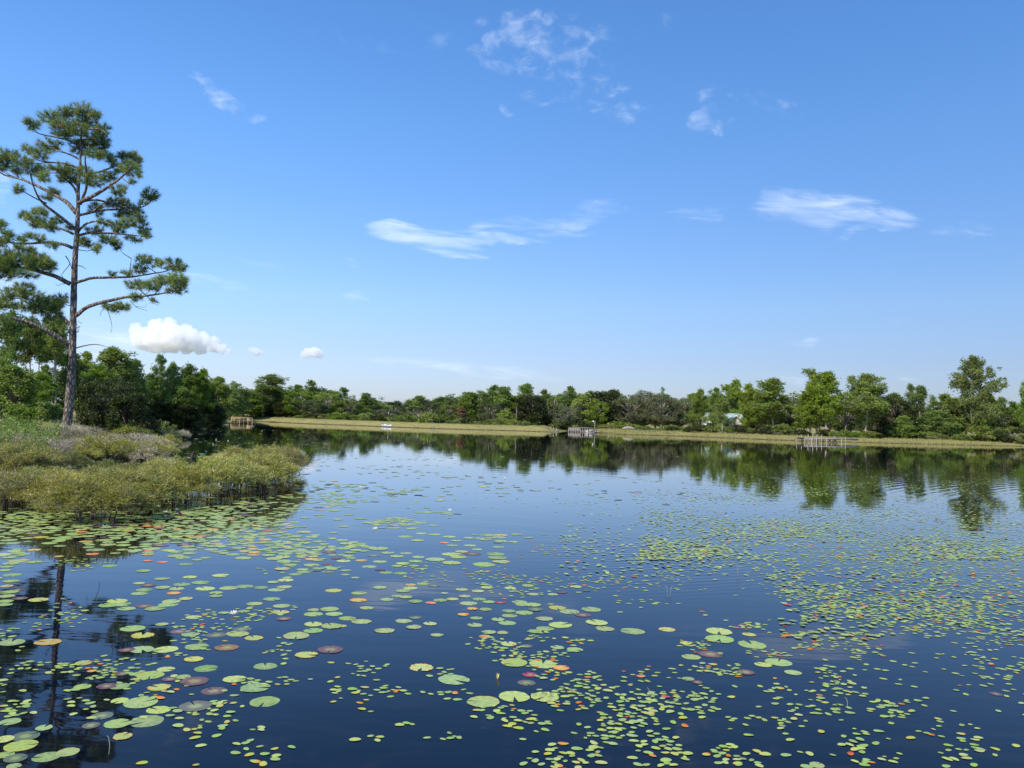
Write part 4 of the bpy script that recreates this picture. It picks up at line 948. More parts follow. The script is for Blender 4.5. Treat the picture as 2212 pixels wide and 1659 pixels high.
# dark stump on the shore, pale object and heap of wood by the pier
simple('old_stump', 615, 433.5, 139, lambda g: (g.tube([(0, 0, -.3), (.02, 0, .3), (.05, 0, .42)], [.36, .28, .2], 9, rough=.12, rg=RG), g.tube([(.2, 0, .1), (.8, -.1, .2)], [.16, .08], 6)), M['dark_wood'], 'dark old stump in the grass at the waterline right of the pier', 'stump', 0, True)
simple('upturned_boat', 629, 430, 143, lambda g: ([g.tube([(-1.2, y, .05), (-.8, y * .8, .22), (0, y * .6, .32), (.8, y * .7, .2), (1.2, y, .02)], [.05, .22, .26, .2, .04], 8) for y in (-.15, .15)],), M['pale_post'], 'pale upturned boat lying on the grassy shore under the oaks', 'boat', None, True)
simple('dead_snag', 192.3, 449, 39, lambda g: (g.tube([(0, 0, -.3), (0, 0, .12), (.03, 0, .24)], [.10, .085, .05], 8, rough=.1, rg=RG), g.tube([(.01, 0, .2), (.07, 0, .30), (.12, 0, .33)], [.05, .04, .02], 6), g.tube([(0, 0, .18), (-.22, 0, .23), (-.4, 0, .2)], [.05, .035, .01], 6)), M['dark_wood'], 'black broken snag with a side stub sticking out of the inlet water', 'stump', 0, True)
# houses half hidden by the trees
p, L, rz = frame(P(706, 425, 158), P(743, 425, 158)); b = P(707, 425, 158); z = g1(b[0], b[1])
house = empty('house', (b[0], b[1], z), 0); tag(house, 'white house with a pale green metal roof glimpsed between the pines', 'house')
HZ = P(724, 413, 158)[2] - z; EV = HZ - 1.75; Lh = 36 * 158 / F
g = Geo(); g.quadbox((0, 0, -.3), (Lh, 5, EV)); link('wall', g.mesh('house_wall', M['wall']), house)
def roofp(g, x0, x1, y0, y1, ze, zr, along='x', t=.08):
    if along == 'x':
        ym = (y0 + y1) / 2; V = [(x0, y0, ze), (x1, y0, ze), (x1, ym, zr), (x0, ym, zr), (x0, y1, ze), (x1, y1, ze)]
    else:
        xm = (x0 + x1) / 2; V = [(x0, y1, ze), (x0, y0, ze), (xm, y0, zr), (xm, y1, zr), (x1, y1, ze), (x1, y0, ze)]
    V = np.array(V, float); F4 = [(0, 1, 2), (0, 2, 3), (3, 2, 5), (3, 5, 4)]
    g.add(V, F4); g.add(V - [0, 0, t], [f[::-1] for f in F4])
g = Geo(); roofp(g, -.4, Lh + .4, -.6, 5.6, EV - .1, HZ); 
for x in np.arange(-.3, Lh + .4, .45): g.bar((x, -.58, EV - .07), (x, 2.48, HZ + .01), .03)
rf = link('roof', g.mesh('house_roof', M['roof']), house)
g = Geo(); g.bar((-.4, -.62, EV - .12), (Lh + .4, -.62, EV - .12), .08, .16); link('fascia', g.mesh('house_fascia', M['white']), rf)
gx = Lh * .56
g = Geo(); gw = 2.6; g.add([(gx, -1.2, -.3), (gx + gw, -1.2, -.3), (gx + gw, -1.2, EV), (gx + gw / 2, -1.2, EV + 1.2), (gx, -1.2, EV)], [(0, 1, 2), (0, 2, 4), (4, 2, 3)])
g.quadbox((gx, -1.198, -.3), (gx + gw, -.003, EV)); link('gable_wall', g.mesh('house_gable', M['wall']), house)
g = Geo(); roofp(g, gx - .35, gx + gw + .35, -1.5, 2, EV - .25, EV + 1.35, 'y'); link('gable_roof', g.mesh('house_gable_roof', M['roof']), house)
g = Geo()
for sx in (-1, 1): g.bar((gx + gw / 2, -1.52, EV + 1.33), (gx + gw / 2 + sx * (gw / 2 + .35), -1.52, EV - .27), .05, .16)
link('gable_trim', g.mesh('house_trim', M['white']), house)
for x, y in ((.6, -.0), (1.9, -.0), (gx + .95, -1.2), (Lh - .9, -.0)):
    g = Geo(); g.quadbox((x, y - .06, EV - 1.6), (x + .75, y - .01, EV - .5)); o = link('window', g.mesh('window_frame', M['white']), house)
    g = Geo(); g.quadbox((x + .07, y - .075, EV - 1.53), (x + .68, y - .062, EV - .57)); link('pane', g.mesh('window_pane', M['glass']), o)
b = P(917, 424, 150); z = g1(b[0], b[1]); house = empty('house', (b[0], b[1], z), .1); tag(house, 'grey-roofed house almost hidden by the bushes right of the dock', 'house')
g = Geo(); g.quadbox((-2, 0, -.3), (2, 4, 2.1)); link('wall', g.mesh('far_house_wall', M['wall']), house)
g = Geo(); roofp(g, -2.4, 2.4, -.5, 4.5, 2.0, 3.1); link('roof', g.mesh('far_house_roof', M['grey_roof']), house)
g = Geo(); g.quadbox((-.6, -.06, .9), (.2, -.01, 1.7)); link('window', g.mesh('far_window', M['glass']), house)
# ------------------------------------------------------------------ water lilies and small floating leaves
rg = np.random.default_rng(404)
GR = (.26, .36, .095); GD = (.195, .28, .08); YE = (.55, .36, .035); ORG = (.62, .16, .022); BR = (.13, .062, .058); RED = (.34, .02, .055); DU = (.105, .135, .075); YG = (.38, .44, .10); TN = (.36, .27, .11)  # YG: yellow-green leaf tone, lightened to paint in glare off the water leaves
def pad_mesh(nm, seed, c_in, c_edge=None, serr=0.0, notch=.16, curl=.0, spots=0, edge_amt=.0):
    r = np.random.default_rng(seed); n = 44; rings = [0, .25, .55, .8, .93, 1.0]
    a = np.linspace(notch, 2 * math.pi - notch, n)
    rad_ = 1 + .025 * np.sin(a * 2 + seed) + .015 * np.sin(a * 5 + seed * 2)
    if serr: rad_ = rad_ * (1 - serr * (r.random(n) ** 2)) 
    V = []; C = []
    e = r.random(n); lobe = edge_amt * (.35 + .65 * sstep(np.convolve(np.r_[e, e], np.ones(5) / 5, 'same')[:n] * 2.2 - .6))
    for q in rings:
        aa_ = math.pi + (a - math.pi) * (1 - (1 - q) * .0)
        z = .002 * np.sin(a * 3 + seed) * q + curl * max(0, q - .8) * (np.sin(a * 2 + seed) > .2) + .004 * np.sin(a * 9) * q * (q > .7)
        V.append(np.stack([np.cos(aa_) * rad_ ** (q ** 2) * q, np.sin(aa_) * rad_ ** (q ** 2) * q, z + np.zeros(n)], 1))
        base = np.array(c_in)[None] * (1 + .10 * np.sin(a * 9 + seed)[:, None] * q) * r.uniform(.94, 1.06, (n, 1))
        base = base * np.where((np.arange(n) % 5 == 0) & (q > .2), 1.16, 1.0)[:, None]
        if q < .3: base = base * .55 + np.array(YG)[None] * .45
        if c_edge is not None:
            t = np.clip(lobe * (q > .5) * (q ** 3) * 1.6, 0, 1)[:, None]; base = base * (1 - t) + np.array(c_edge)[None] * t
        if spots: sp_ = (r.random(n) < spots)[:, None]; base = np.where(sp_, np.array([.10, .08, .03]), base)
        C.append(base)
    V = np.concatenate(V); C = np.concatenate(C); Fc = []
    for k in range(len(rings) - 1):
        for i in range(n - 1): b = k * n + i; Fc += [(b, b + n, b + n + 1), (b, b + n + 1, b + 1)]
    return V, np.array(Fc), C
PADS = {'green': [(GR, None, 0, .14), (GD, None, 0, .20), (GR, YE, .03, .10), (YG, None, .02, .25), (GR, None, 0, .32), (GD, YG, .02, .16)],
        'ragged': [(GR, YE, .10, .2), (YG, YE, .13, .3), (GR, TN, .12, .15)], 'yellow': [(YE, ORG, .08, .18), (YG, YE, .05, .14), (TN, YE, .1, .2)], 'orange': [(ORG, YE, .1, .2), (YE, ORG, .12, .2)],
        'brown': [(BR, None, .01, .12), ((.17, .085, .07), (.10, .05, .04), .02, .1), ((.20, .13, .05), (.30, .12, .03), .03, .12)], 'dull': [(DU, None, .0, .12), ((.12, .13, .085), BR, .01, .14)], 'red': [(RED, (.2, .02, .04), .03, .3)],
        'spotted': [(YG, None, .07, .12)]}
PM = {}; PA = {}
for k, L in PADS.items():
    PM[k] = []; PA[k] = []
    for i, (c, e, s, nt_) in enumerate(L):
        V, Fc, C = pad_mesh(k, i * 7 + len(k), c, e, s, nt_ * .7, curl=.12 if k in ('ragged', 'orange') else .02, spots=.22 if k == 'spotted' else .015, edge_amt={'green': .35, 'ragged': .8, 'yellow': .9, 'orange': .9}.get(k, .5))
        g = Geo(); g.add(V, Fc, C); me = g.mesh('lily_pad_' + k, M['pad'], False); PM[k].append(me); PA[k].append((V, Fc, C))
# low-detail versions for the uncounted rest
def low(c, e=None):
    a = np.linspace(.15, 6.13, 11); V = np.column_stack([np.cos(a), np.sin(a), np.zeros(11)]); V = np.concatenate([[[.0, 0, 0]], V]); Fc = [(0, i, i + 1) for i in range(1, 11)]
    C = np.tile(c, (12, 1)).astype(float)
    if e is not None: C[3:8] = C[3:8] * .4 + np.array(e) * .6
    return V, np.array(Fc), C
zA = lambda x, y: (x * .15431, 512 + y * .15431)
zB = lambda x, y: (341.3 + x * .15431, 512 + y * .15431)
zC = lambda x, y: (682.7 + x * .15431, 512 + y * .15431)
zD = lambda x, y: (170.7 + x * .16975, 460.8 + y * .16975)
g_, y_, o_, b_, d_, r_, s_ = 'green', 'yellow', 'orange', 'brown', 'dull', 'red', 'ragged'
HA = [(75,845,160,g_),(860,755,155,g_),(925,800,150,s_),(1050,728,80,g_),(700,605,120,g_),(760,578,125,g_),(790,600,115,g_),(820,628,110,g_),(1005,627,125,g_),(1090,600,120,g_),(1110,580,120,g_),(935,610,115,b_),
 (920,892,160,g_),(1075,892,150,g_),(1275,875,145,g_),(1468,880,150,'brown2'),(1255,955,120,y_+'1'),(1235,795,110,g_),(1400,797,130,d_),(1540,790,150,s_),(1645,817,120,s_),(1920,803,180,s_),(2030,770,120,g_),(2030,728,120,g_),(2150,740,140,s_),
 (1985,927,150,s_),(2140,893,170,b_),(1335,1015,145,g_),(1720,1000,145,g_),(1075,1020,110,g_),(975,1058,170,g_),(1100,1083,95,b_),(1190,1070,90,g_),(1260,1098,180,b_),(1520,1085,145,g_),(1655,1140,185,g_),(1385,1160,155,b_),
 (1715,1230,195,g_),(1030,1137,145,s_),(775,1130,125,g_),(535,1133,105,g_),(690,1130,120,b_),(910,1237,210,g_),(1265,1260,200,d_),(775,1225,110,g_),(1027,1283,150,g_),(950,1357,210,g_),(760,1372,165,g_),(660,1322,140,d_),(590,1385,110,d_),
 (795,1455,125,s_),(285,1400,100,g_),(25,1475,120,g_),(65,1362,125,g_),(165,1453,165,d_),(135,1515,195,g_),(30,1575,110,g_),(100,1597,140,d_),(300,1590,165,g_),(440,1558,140,g_),(90,1650,90,g_),(250,570,120,y_),(310,845,160,y_),
 (1160,775,115,b_),(1570,760,120,d_),(1820,650,110,s_),(1650,595,100,g_),(1760,565,110,g_),(1825,610,110,g_),(1450,655,70,g_),(1580,645,80,g_),(1840,693,100,b_),(1255,682,100,g_),(2030,635,80,s_),(2030,663,120,g_),(2135,630,120,g_),
 (2165,662,110,g_),(900,463,75,g_),(960,475,90,b_),(1050,433,95,g_),(1055,490,95,g_),(1145,497,95,g_),(905,528,105,g_),(935,505,100,g_),(1330,497,125,g_),(1300,458,110,g_),(1430,412,105,g_),(1230,423,90,g_),(1400,545,85,g_),(1400,525,85,g_),
 (1480,493,115,g_),(1585,483,110,g_),(1690,490,90,g_),(1790,505,105,g_),(1840,487,100,s_),(1770,455,75,g_),(1205,562,90,y_),(1125,527,90,y_),(60,520,110,g_),(40,545,100,g_),(30,600,90,g_),(130,560,90,b_),(45,480,80,y_),(115,505,80,b_),
 (540,980,110,g_),(820,895,100,b_),(30,580,100,g_),(790,1050,90,b_),(600,272,80,o_),(380,288,60,y_),(1050,325,70,o_),(1640,240,70,y_),(1140,285,110,g_),(1090,250,90,g_),(1230,268,90,g_),(960,317,60,o_),(930,382,90,g_),(710,350,90,g_),(800,215,90,g_),(2160,510,110,y_+'1'),(1180,470,110,g_)]
HB_ = [(730,1088,205,g_),(920,1230,210,g_),(1120,1198,205,g_),(1320,1200,190,'spotted'),(1120,978,175,g_),(1305,985,185,g_),(1425,1010,110,y_),(1200,1108,120,d_),(1220,1055,100,r_),(520,1010,165,s_),(1420,733,155,g_),(1320,757,115,g_),
 (1255,775,90,g_),(1655,717,145,g_),(1710,757,125,s_),(1888,773,155,g_),(2110,762,110,y_+'1'),(1480,647,130,g_),(1620,632,130,g_),(1400,622,120,s_),(1565,668,110,b_),(1315,693,115,s_),(1240,602,110,g_),(1155,583,100,g_),(1170,600,90,s_),(825,593,110,g_),
 (893,565,90,g_),(1030,587,80,r_),(955,583,80,g_),(935,632,85,g_),(1085,643,90,g_),(1260,632,100,d_),(1185,653,115,g_),(1090,672,100,g_),(1075,720,115,g_),(865,733,100,g_),(875,688,80,g_),(1015,697,90,g_),(790,665,80,o_),(850,628,75,o_),
 (955,780,95,g_),(1045,782,80,s_),(930,808,80,o_),(1085,855,110,g_),(1200,870,80,d_),(1400,878,90,g_),(1515,893,105,g_),(280,770,130,s_),(470,747,105,s_),(575,725,90,g_),(405,707,110,s_),(130,710,130,s_),(40,690,110,g_),(0,740,70,g_),
 (620,798,85,s_),(110,572,115,y_),(115,527,100,g_),(250,490,90,g_),(400,512,100,g_),(445,493,95,g_),(530,465,85,g_),(450,472,70,y_),(600,478,80,d_),(580,590,70,o_),(640,573,90,g_),(720,565,80,y_),(480,580,95,g_),(420,552,80,g_),(360,545,70,g_),
 (295,567,85,g_),(165,622,90,g_),(480,685,80,d_),(670,527,50,g_),(780,503,85,g_),(885,513,80,g_),(945,490,85,g_),(930,472,60,g_),(1095,493,80,g_),(1210,477,80,g_),(1240,533,80,s_),(1370,535,70,g_),(1430,520,75,b_),(800,547,80,s_),(1520,485,80,g_),
 (1590,510,50,d_),(1010,297,125,g_),(1000,272,120,g_),(925,340,150,g_),(1035,322,115,s_),(850,272,110,b_),(780,257,90,y_+'1'),(715,275,130,g_),(760,293,110,g_),(610,308,130,g_),(715,330,130,g_),(880,242,70,g_),(1018,228,80,g_),(835,218,85,g_),
 (720,218,80,g_),(665,200,60,o_),(605,147,85,g_),(700,162,90,g_),(745,187,70,g_),(495,185,90,g_),(415,160,100,g_),(520,140,80,g_),(950,150,110,g_),(1135,145,80,g_),(1035,190,90,g_),(935,180,80,g_),(1115,195,65,g_),(1215,167,60,g_),(240,237,130,g_),
 (180,355,95,g_),(290,393,90,g_),(385,398,90,g_),(25,407,60,g_),(90,427,55,g_),(360,287,90,g_),(480,320,90,g_),(300,265,90,g_),(400,335,90,g_),(500,292,80,g_),(420,268,80,g_),(250,322,90,g_),(130,315,80,y_),(360,350,70,g_),(250,375,70,b_),(470,350,70,g_)]
HC = [(235,775,175,g_),(240,825,190,g_),(450,860,190,g_),(55,940,120,g_),(180,922,160,b_),(620,975,170,g_),(520,990,110,g_),(715,1042,110,g_),(35,1083,80,g_),(95,1105,70,b_),(410,1040,110,b_),(870,1640,95,g_),(1875,820,70,d_),(1000,822,60,b_),(2030,1180,80,b_),(20,850,80,s_),(430,795,90,y_)]
cnames = {'green': 'green', 'ragged': 'green ragged-edged', 'yellow': 'yellow', 'orange': 'orange decaying', 'brown': 'brown', 'dull': 'dull olive half-sunken', 'red': 'crimson', 'spotted': 'spotted pale green'}
pads = []                                   # (x, y, z, radius, colour, variant, yaw, hand placed)
for cv, L in ((zA, HA), (zB, HB_), (zC, HC)):
    for x, y, w_, c in L:
        v = None
        if c[-1] in '12': v = int(c[-1]); c = c[:-1]
        px, py = cv(x, y); q = G(px, py); r = w_ * .15431 / 2 * q[1] / F
        pads.append((q[0], q[1], .006, r, c, v, rg.uniform(0, 6.28), True))
def okpos(pts, x, y, r, ov=.85):
    for a in pts:
        if (a[0] - x) ** 2 + (a[1] - y) ** 2 < ((a[3] + r) * ov) ** 2: return False
    return True
# fields of more pads: (map, cx, cy, rx, ry, n)
FL = [(zA,300,100,360,80,105),(zA,700,130,300,90,100),(zA,1100,120,350,80,110),(zA,1450,60,330,50,80),(zA,1500,200,250,60,50),(zA,1900,240,250,80,50),(zA,2000,370,200,50,14),(zA,900,240,200,40,10),(zA,100,300,120,80,12),
      (zA,1200,300,120,20,4),(zA,40,400,60,60,5),(zD,1330,365,170,28,34),(zD,800,300,250,60,30),(zD,500,200,400,60,90),(zD,200,300,300,60,90),(zD,100,420,300,60,40),(zD,400,400,300,50,40),(zD,450,480,250,40,24),(zD,900,560,250,40,26),
      (zD,1000,500,150,30,10),(zD,700,520,200,30,14),(zD,1000,150,200,30,26),(zD,900,240,200,40,20),(zD,1150,200,300,60,14),(zD,1600,300,150,20,8),(zD,1900,450,150,30,8),(zD,1350,160,300,20,10),(zD,1800,150,400,60,16),
      (zA,20,130,200,60,20),(zA,500,60,500,50,80),(zA,250,20,300,30,60)]
for cv, cx, cy, rx, ry, n in FL:
    for _ in range(n):
        for _t in range(6):
            a, b = rg.normal(0, .55, 2); px, py = cv(cx + a * rx, cy + b * ry); 
            if py < 436: continue
            q = G(px, py)
            r = float(np.clip(rg.normal(.108, .022), .06, .15))
            if sdist([q[:2]])[0] > -.1: continue
            if cv is zA and (cx > 1e9): continue
            near = [p for p in pads if abs(p[0] - q[0]) < .4 and abs(p[1] - q[1]) < .4]
            if not okpos(near, q[0], q[1], r, .80): continue
            c = rg.choice([g_, s_, y_, o_, b_, d_], p=[.80, .10, .04, .008, .027, .025])
            pads.append((q[0], q[1], .006, r, c, None, rg.uniform(0, 6.28), False)); break
# far scattered pads of the inlet and the open pond (seen edge-on)
for px0, px1, py0, py1, n in [(186, 330, 427, 462, 420), (300, 470, 434, 470, 200), (300, 520, 470, 500, 130), (500, 700, 440, 500, 130), (190, 300, 500, 520, 60)]:
    Y0, Y1 = G(px0, py1)[1], G(px0, py0)[1]
    for _ in range(n):
        Y = 1 / rg.uniform(1 / Y1, 1 / Y0); px = rg.uniform(px0, px1); x = (px - 512) / F * Y
        if sdist([(x, Y)])[0] > -.3: continue
        if vnoise([(x, Y)], .35, 4)[0] < -.1: continue
        pads.append((x, Y, .006, rg.uniform(.09, .14), rg.choice([g_, d_, y_], p=[.8, .15, .05]), None, rg.uniform(0, 6.28), False))
pads = [(x, y, .0015 + .0004 * (i % 9) + (.004 if y > 25 else 0), r, c, v, t, h) for i, (x, y, z, r, c, v, t, h) in enumerate(pads)]
def psize(p): return p[3] ** 2 / p[1] ** 3
def inview(x, y):
    px, py = proj((x, y, 0)); return -12 < px < 1036 and py < 785
vis = [p for p in pads if inview(p[0], p[1])]
vis.sort(key=psize, reverse=True)
# landmarks that let a label point at one pad
def zone(px, py):
    cols = ['left edge', 'far left', 'left', 'centre-left', 'centre', 'centre-right', 'right', 'far right', 'right edge']; c = cols[min(8, max(0, int(px / 114)))]
    rows = ['below the flooded shrubs' if px < 310 else 'in the middle distance', 'in the upper foreground', 'in the foreground', 'near the bottom', 'at the very bottom']
    r = rows[0 if py < 555 else 1 if py < 595 else 2 if py < 645 else 3 if py < 715 else 4]
    return c, r
used = {}; picked = vis[:300]; info = []
for i, p in enumerate(picked):
    px, py = proj((p[0], p[1], 0)); c, r = zone(px, py); info.append((cnames[p[4]], c, r, px, py))
for i, p in enumerate(picked):
    cn, c, r, px, py = info[i]
    mates = [j for j in range(len(picked)) if info[j][0] == cn and info[j][1] == c and info[j][2] == r]
    size = 'large ' if p[3] > .125 else 'small ' if p[3] < .09 else ''
    if len(mates) > 1:
        mates.sort(key=lambda j: info[j][3]); k = mates.index(i); n_m = len(mates)
        ordn = ['first', 'second', 'third', 'fourth', 'fifth', 'sixth', 'seventh', 'eighth', 'ninth', 'tenth', 'eleventh', 'twelfth']
        place_ = 'rightmost' if k == n_m - 1 else 'leftmost' if k == 0 else (ordw(k + 1) + ' from left') if k < n_m / 2 else (ordw(n_m - k) + ' from right')
        lab = f'{size}{cn} lily pad {r}, {c}, {place_}'.replace('dull olive half-sunken', 'dull olive').replace('green ragged-edged', 'ragged-edged green').replace('in the middle distance', 'in mid distance')
    else: lab = f'{size}{cn} lily pad {r}, {c}, the only such one'
    v = p[5] if p[5] is not None else int(rg.integers(len(PM[p[4]])))
    if p[4] == 'brown' and p[5] is None: v = int(rg.integers(2))
    o = link('lily_pad', PM[p[4]][v], loc=(p[0], p[1], p[2])); o.rotation_euler = (0, 0, p[6]); o.scale = (p[3], p[3] * rg.uniform(.93, 1), p[3])
    tag(o, lab, 'lily pad', 'round notched lily pads floating on the pond')
def batch(name, items, lows, label, cat):
    g = Geo()
    for (x, y, z, rx, ry, c, t, tl) in items:
        V, Fc, C = lows[c]; ct, st = math.cos(t), math.sin(t)
        W_ = V * [rx, ry, 1]; W_ = np.column_stack([W_[:, 0] * ct - W_[:, 1] * st + x, W_[:, 0] * st + W_[:, 1] * ct + y, np.full(len(V), z) + tl * V[:, 0] * rx])
        g.add(W_, Fc, C * rg.uniform(.82, 1.18))
    return tag(link(name, g.mesh(name, M['pad'])), label, cat, kind='stuff')
lows = {'green': low(GR), 'ragged': low(GR, YE), 'yellow': low(YE, YG), 'orange': low(ORG, YE), 'brown': low(BR), 'dull': low(DU), 'red': low(RED), 'spotted': low(YG)}
rest = vis[300:]
batch('lily_pad_field', [(p[0], p[1], p[2] + .001, p[3], p[3], p[4], p[6], rg.normal(0, .03) if p[1] > 25 else 0) for p in rest], lows, 'dense carpet of further lily pads round the flooded shrubs and across the pond', 'lily pads')

# small oval leaves (water shield)
SA = [(470,680,60,40,16),(350,690,100,20,6),(340,1005,150,30,26),(560,990,100,40,16),(700,985,60,30,9),(900,990,90,40,10),(820,1060,90,50,16),(620,1040,40,30,4),(550,1230,70,60,9),(450,1190,60,30,4),(90,1255,90,25,9),(140,1300,40,40,3),(1180,1150,60,30,5),
 (1000,1180,60,30,5),(1220,1300,100,30,9),(1430,1260,70,40,16),(1250,1390,80,60,11),(1470,1390,50,40,6),(1690,1390,30,20,3),(1690,1560,120,60,10),(1890,1525,3,3,1),(920,1630,3,3,1),(1270,1640,3,3,1),(1340,760,150,30,18),(1370,690,120,40,20),(1600,690,100,30,12),
 (1260,840,90,40,14),(1130,910,90,30,6),(1810,860,40,20,6),(1810,905,50,10,7),(1850,950,20,20,3),(1850,1090,60,15,8),(2010,1085,3,3,1),(2140,1100,3,3,1),(1730,650,120,30,16),(2190,1150,20,60,6),(1540,1110,60,30,6),(1620,1100,60,15,6),(480,330,150,30,16),
 (430,600,60,30,5),(60,790,80,60,9),(60,1140,80,60,5),(60,1320,80,30,5),(880,1330,30,60,3),(1960,370,200,30,14),(260,740,80,40,6),(560,350,120,20,8)]
SB = [(950,850,100,40,18),(1120,910,80,40,18),(1310,800,80,25,16),(1290,940,110,30,30),(1540,830,60,10,5),(1500,860,40,20,5),(1400,1040,110,50,20),(170,1010,100,40,13),(660,1040,60,20,7),(690,1190,80,20,10),(350,1150,80,25,9),(150,1250,90,40,5),(420,1370,30,10,3),
 (700,1455,60,25,4),(200,1480,100,30,4),(950,1280,100,40,9),(1100,1310,130,50,13),(1200,1380,120,40,11),(1500,1180,120,60,24),(1650,1170,140,50,22),(1850,1230,180,50,18),(1550,1240,160,40,13),(1950,1310,150,60,22),(1800,1330,100,50,16),(1880,1420,130,60,20),
 (2050,1510,130,40,22),(1560,1560,140,70,20),(1350,1560,70,60,9),(1350,1640,100,30,9),(2130,1180,60,60,18),(2160,1600,60,50,9),(1950,1060,100,30,11),(1640,1070,80,20,8),(2000,1640,60,10,4),(1150,500,150,40,30),(1150,440,150,30,32),(1500,460,130,40,20),(1850,450,200,50,36),
 (1850,590,200,30,10),(940,400,100,30,18),(2150,400,60,60,18),(1300,240,200,40,26),(540,360,100,20,12),(100,1150,60,10,3),(540,1470,20,10,2),(560,430,150,30,12),(2000,1200,90,80,12),(1720,1380,80,60,8)]
SC_ = [(720,430,130,60,110),(780,530,130,50,80),(950,520,120,40,80),(1000,600,140,40,140),(850,660,60,45,44),(1220,640,120,50,90),(1250,560,90,30,50),(1450,560,150,50,90),(1400,640,130,50,80),(1700,640,150,60,150),(1850,650,120,40,80),(2100,560,120,80,110),(1600,500,200,60,120),
 (2000,450,200,80,160),(1450,400,250,60,180),(1900,740,150,40,60),(2100,820,80,30,30),(1250,720,100,30,18),(1150,790,80,20,8),(1500,750,100,30,16),(1100,870,110,40,26),(830,870,70,15,16),(1130,930,50,20,6),(400,740,50,15,12),(480,740,30,10,6),(100,860,80,30,22),
 (590,920,90,20,16),(250,1010,130,25,16),(350,1050,60,20,6),(950,1060,60,40,14),(1020,1100,60,20,6),(880,1160,60,50,6),(600,1150,60,20,6),(1100,1160,80,30,7),(830,1240,80,40,6),(1300,1250,50,40,11),(1400,1300,70,30,4),(1480,1230,80,40,5),(1020,1280,60,20,4),
 (780,1290,50,20,5),(540,1340,100,10,5),(380,1370,60,30,4),(120,1260,80,60,9),(120,1170,100,30,9),(660,1370,50,15,4),(1150,1440,120,40,9),(1380,1350,40,20,3),(1670,1360,3,3,1),(1600,1440,50,20,4),(1840,1460,80,50,9),(1110,1530,80,40,7),(250,1540,60,50,8),
 (330,1610,90,40,11),(480,1590,30,60,3),(1200,1620,100,30,7),(1370,1610,50,30,3),(1700,1560,60,20,3),(1850,1610,100,40,5),(1940,1550,30,10,2),(2100,1070,80,60,9),(1950,990,60,50,7),(2190,980,20,20,3),(300,60,350,60,260),(1000,100,500,60,600),(1300,200,600,80,800),
 (1900,130,300,100,400),(900,300,300,50,180),(1500,310,400,60,360),(150,250,100,40,30),(250,330,250,40,40),(2100,300,150,60,150),(500,400,100,30,14),(1900,1250,400,300,30),(1300,950,500,200,34),(600,1250,500,250,34),(2000,900,250,120,26),(500,650,300,80,16)]
small = []
lc = ['g', 'yg', 'ge', 'o', 'r']
slow = {'g': low((.32, .40, .12)), 'yg': low(YG), 'ge': low(YG, ORG), 'o': low(ORG, YE), 'r': low((.45, .06, .05), ORG)}
for cv, L in ((zA, SA), (zB, SB), (zC, SC_)):
    for cx, cy, rx, ry, n in L:
        hot = rg.uniform(.4, 2.2)
        far_ = cv is zC and cy < 720
        for _ in range(n if n < 3 else int(n * (.95 if far_ else 1.65))):
            a, b = rg.normal(0, .85 if far_ else .8 if n > 2 else .3, 2); px, py = cv(cx + a * rx, cy + b * ry)
            if py < 445: continue
            q = G(px, py); r = float(np.clip(rg.normal(.033, .006), .018, .048))
            if q[1] > 10: r *= 1.15
            nr_ = [p for p in small[-160:] if abs(p[0] - q[0]) < .12 and abs(p[1] - q[1]) < .12]
            if any((p[0] - q[0]) ** 2 + (p[1] - q[1]) ** 2 < ((p[3] + r) * .68) ** 2 for p in nr_): continue
            if q[1] < 14 and any((p[0] - q[0]) ** 2 + (p[1] - q[1]) ** 2 < (p[3] * .75) ** 2 for p in pads): continue
            c = rg.choice(lc, p=[.60, .24, .16 - .045 * hot, .037 * hot, .008 * hot])
            small.append((q[0], q[1], .0035 + .0002 * (len(small) % 7) + (.004 if q[1] > 25 else 0), r, r * rg.uniform(.55, .78), c, rg.normal(0, .7), 0))
# the far sparkling field on the right half
for px0, px1, py0, py1, n in [(640, 1024, 478, 560, 9000), (700, 1030, 462, 500, 3200), (560, 800, 490, 580, 1300), (780, 1030, 530, 640, 900), (400, 700, 468, 520, 260)]:
    for _ in range(n):
        px = rg.uniform(px0, px1); py = py0 + (py1 - py0) * rg.uniform(0, 1) ** .8; q = G(px, py)
        if vnoise([q[:2]], .5, 7)[0] + .4 * rg.normal() < .05: continue
        r = .042; small.append((q[0], q[1], .011, r * rg.uniform(.8, 1.4), r * .8, rg.choice(lc, p=[.50, .37, .10, .02, .01]), rg.normal(0, 1), rg.normal(0, .06)))
vs = [p for p in small if inview(p[0], p[1])]; vs.sort(key=lambda p: p[3] * p[4] / p[1] ** 3, reverse=True)
def leaf_mesh(nm, c, e, seed):
    r = np.random.default_rng(seed); n = 22; a = np.arange(n) * 2 * math.pi / n; V = [np.zeros((1, 3))]; C = [np.array([c]) * 1.05]
    am = rg.uniform(0, 6.28)
    for q in (.5, .85, 1.0):
        V.append(np.column_stack([np.cos(a) * q, np.sin(a) * q, .03 * np.cos(a * 2 + seed) * q * q])); cc = np.tile(c, (n, 1)).astype(float) * r.uniform(.95, 1.05, (n, 1))
        if e is not None: t = (sstep((np.cos(a - am) + .2) * 1.2) * q * .9)[:, None]; cc = cc * (1 - t) + np.array(e) * t
        C.append(cc)
    Fc = [(0, 1 + i, 1 + (i + 1) % n) for i in range(n)]
    for k in range(2):
        for i in range(n): b = 1 + k * n; Fc += [(b + i, b + n + i, b + n + (i + 1) % n), (b + i, b + n + (i + 1) % n, b + (i + 1) % n)]
    g = Geo(); g.add(np.concatenate(V), Fc, np.concatenate(C)); return g.mesh(nm, M['pad'])
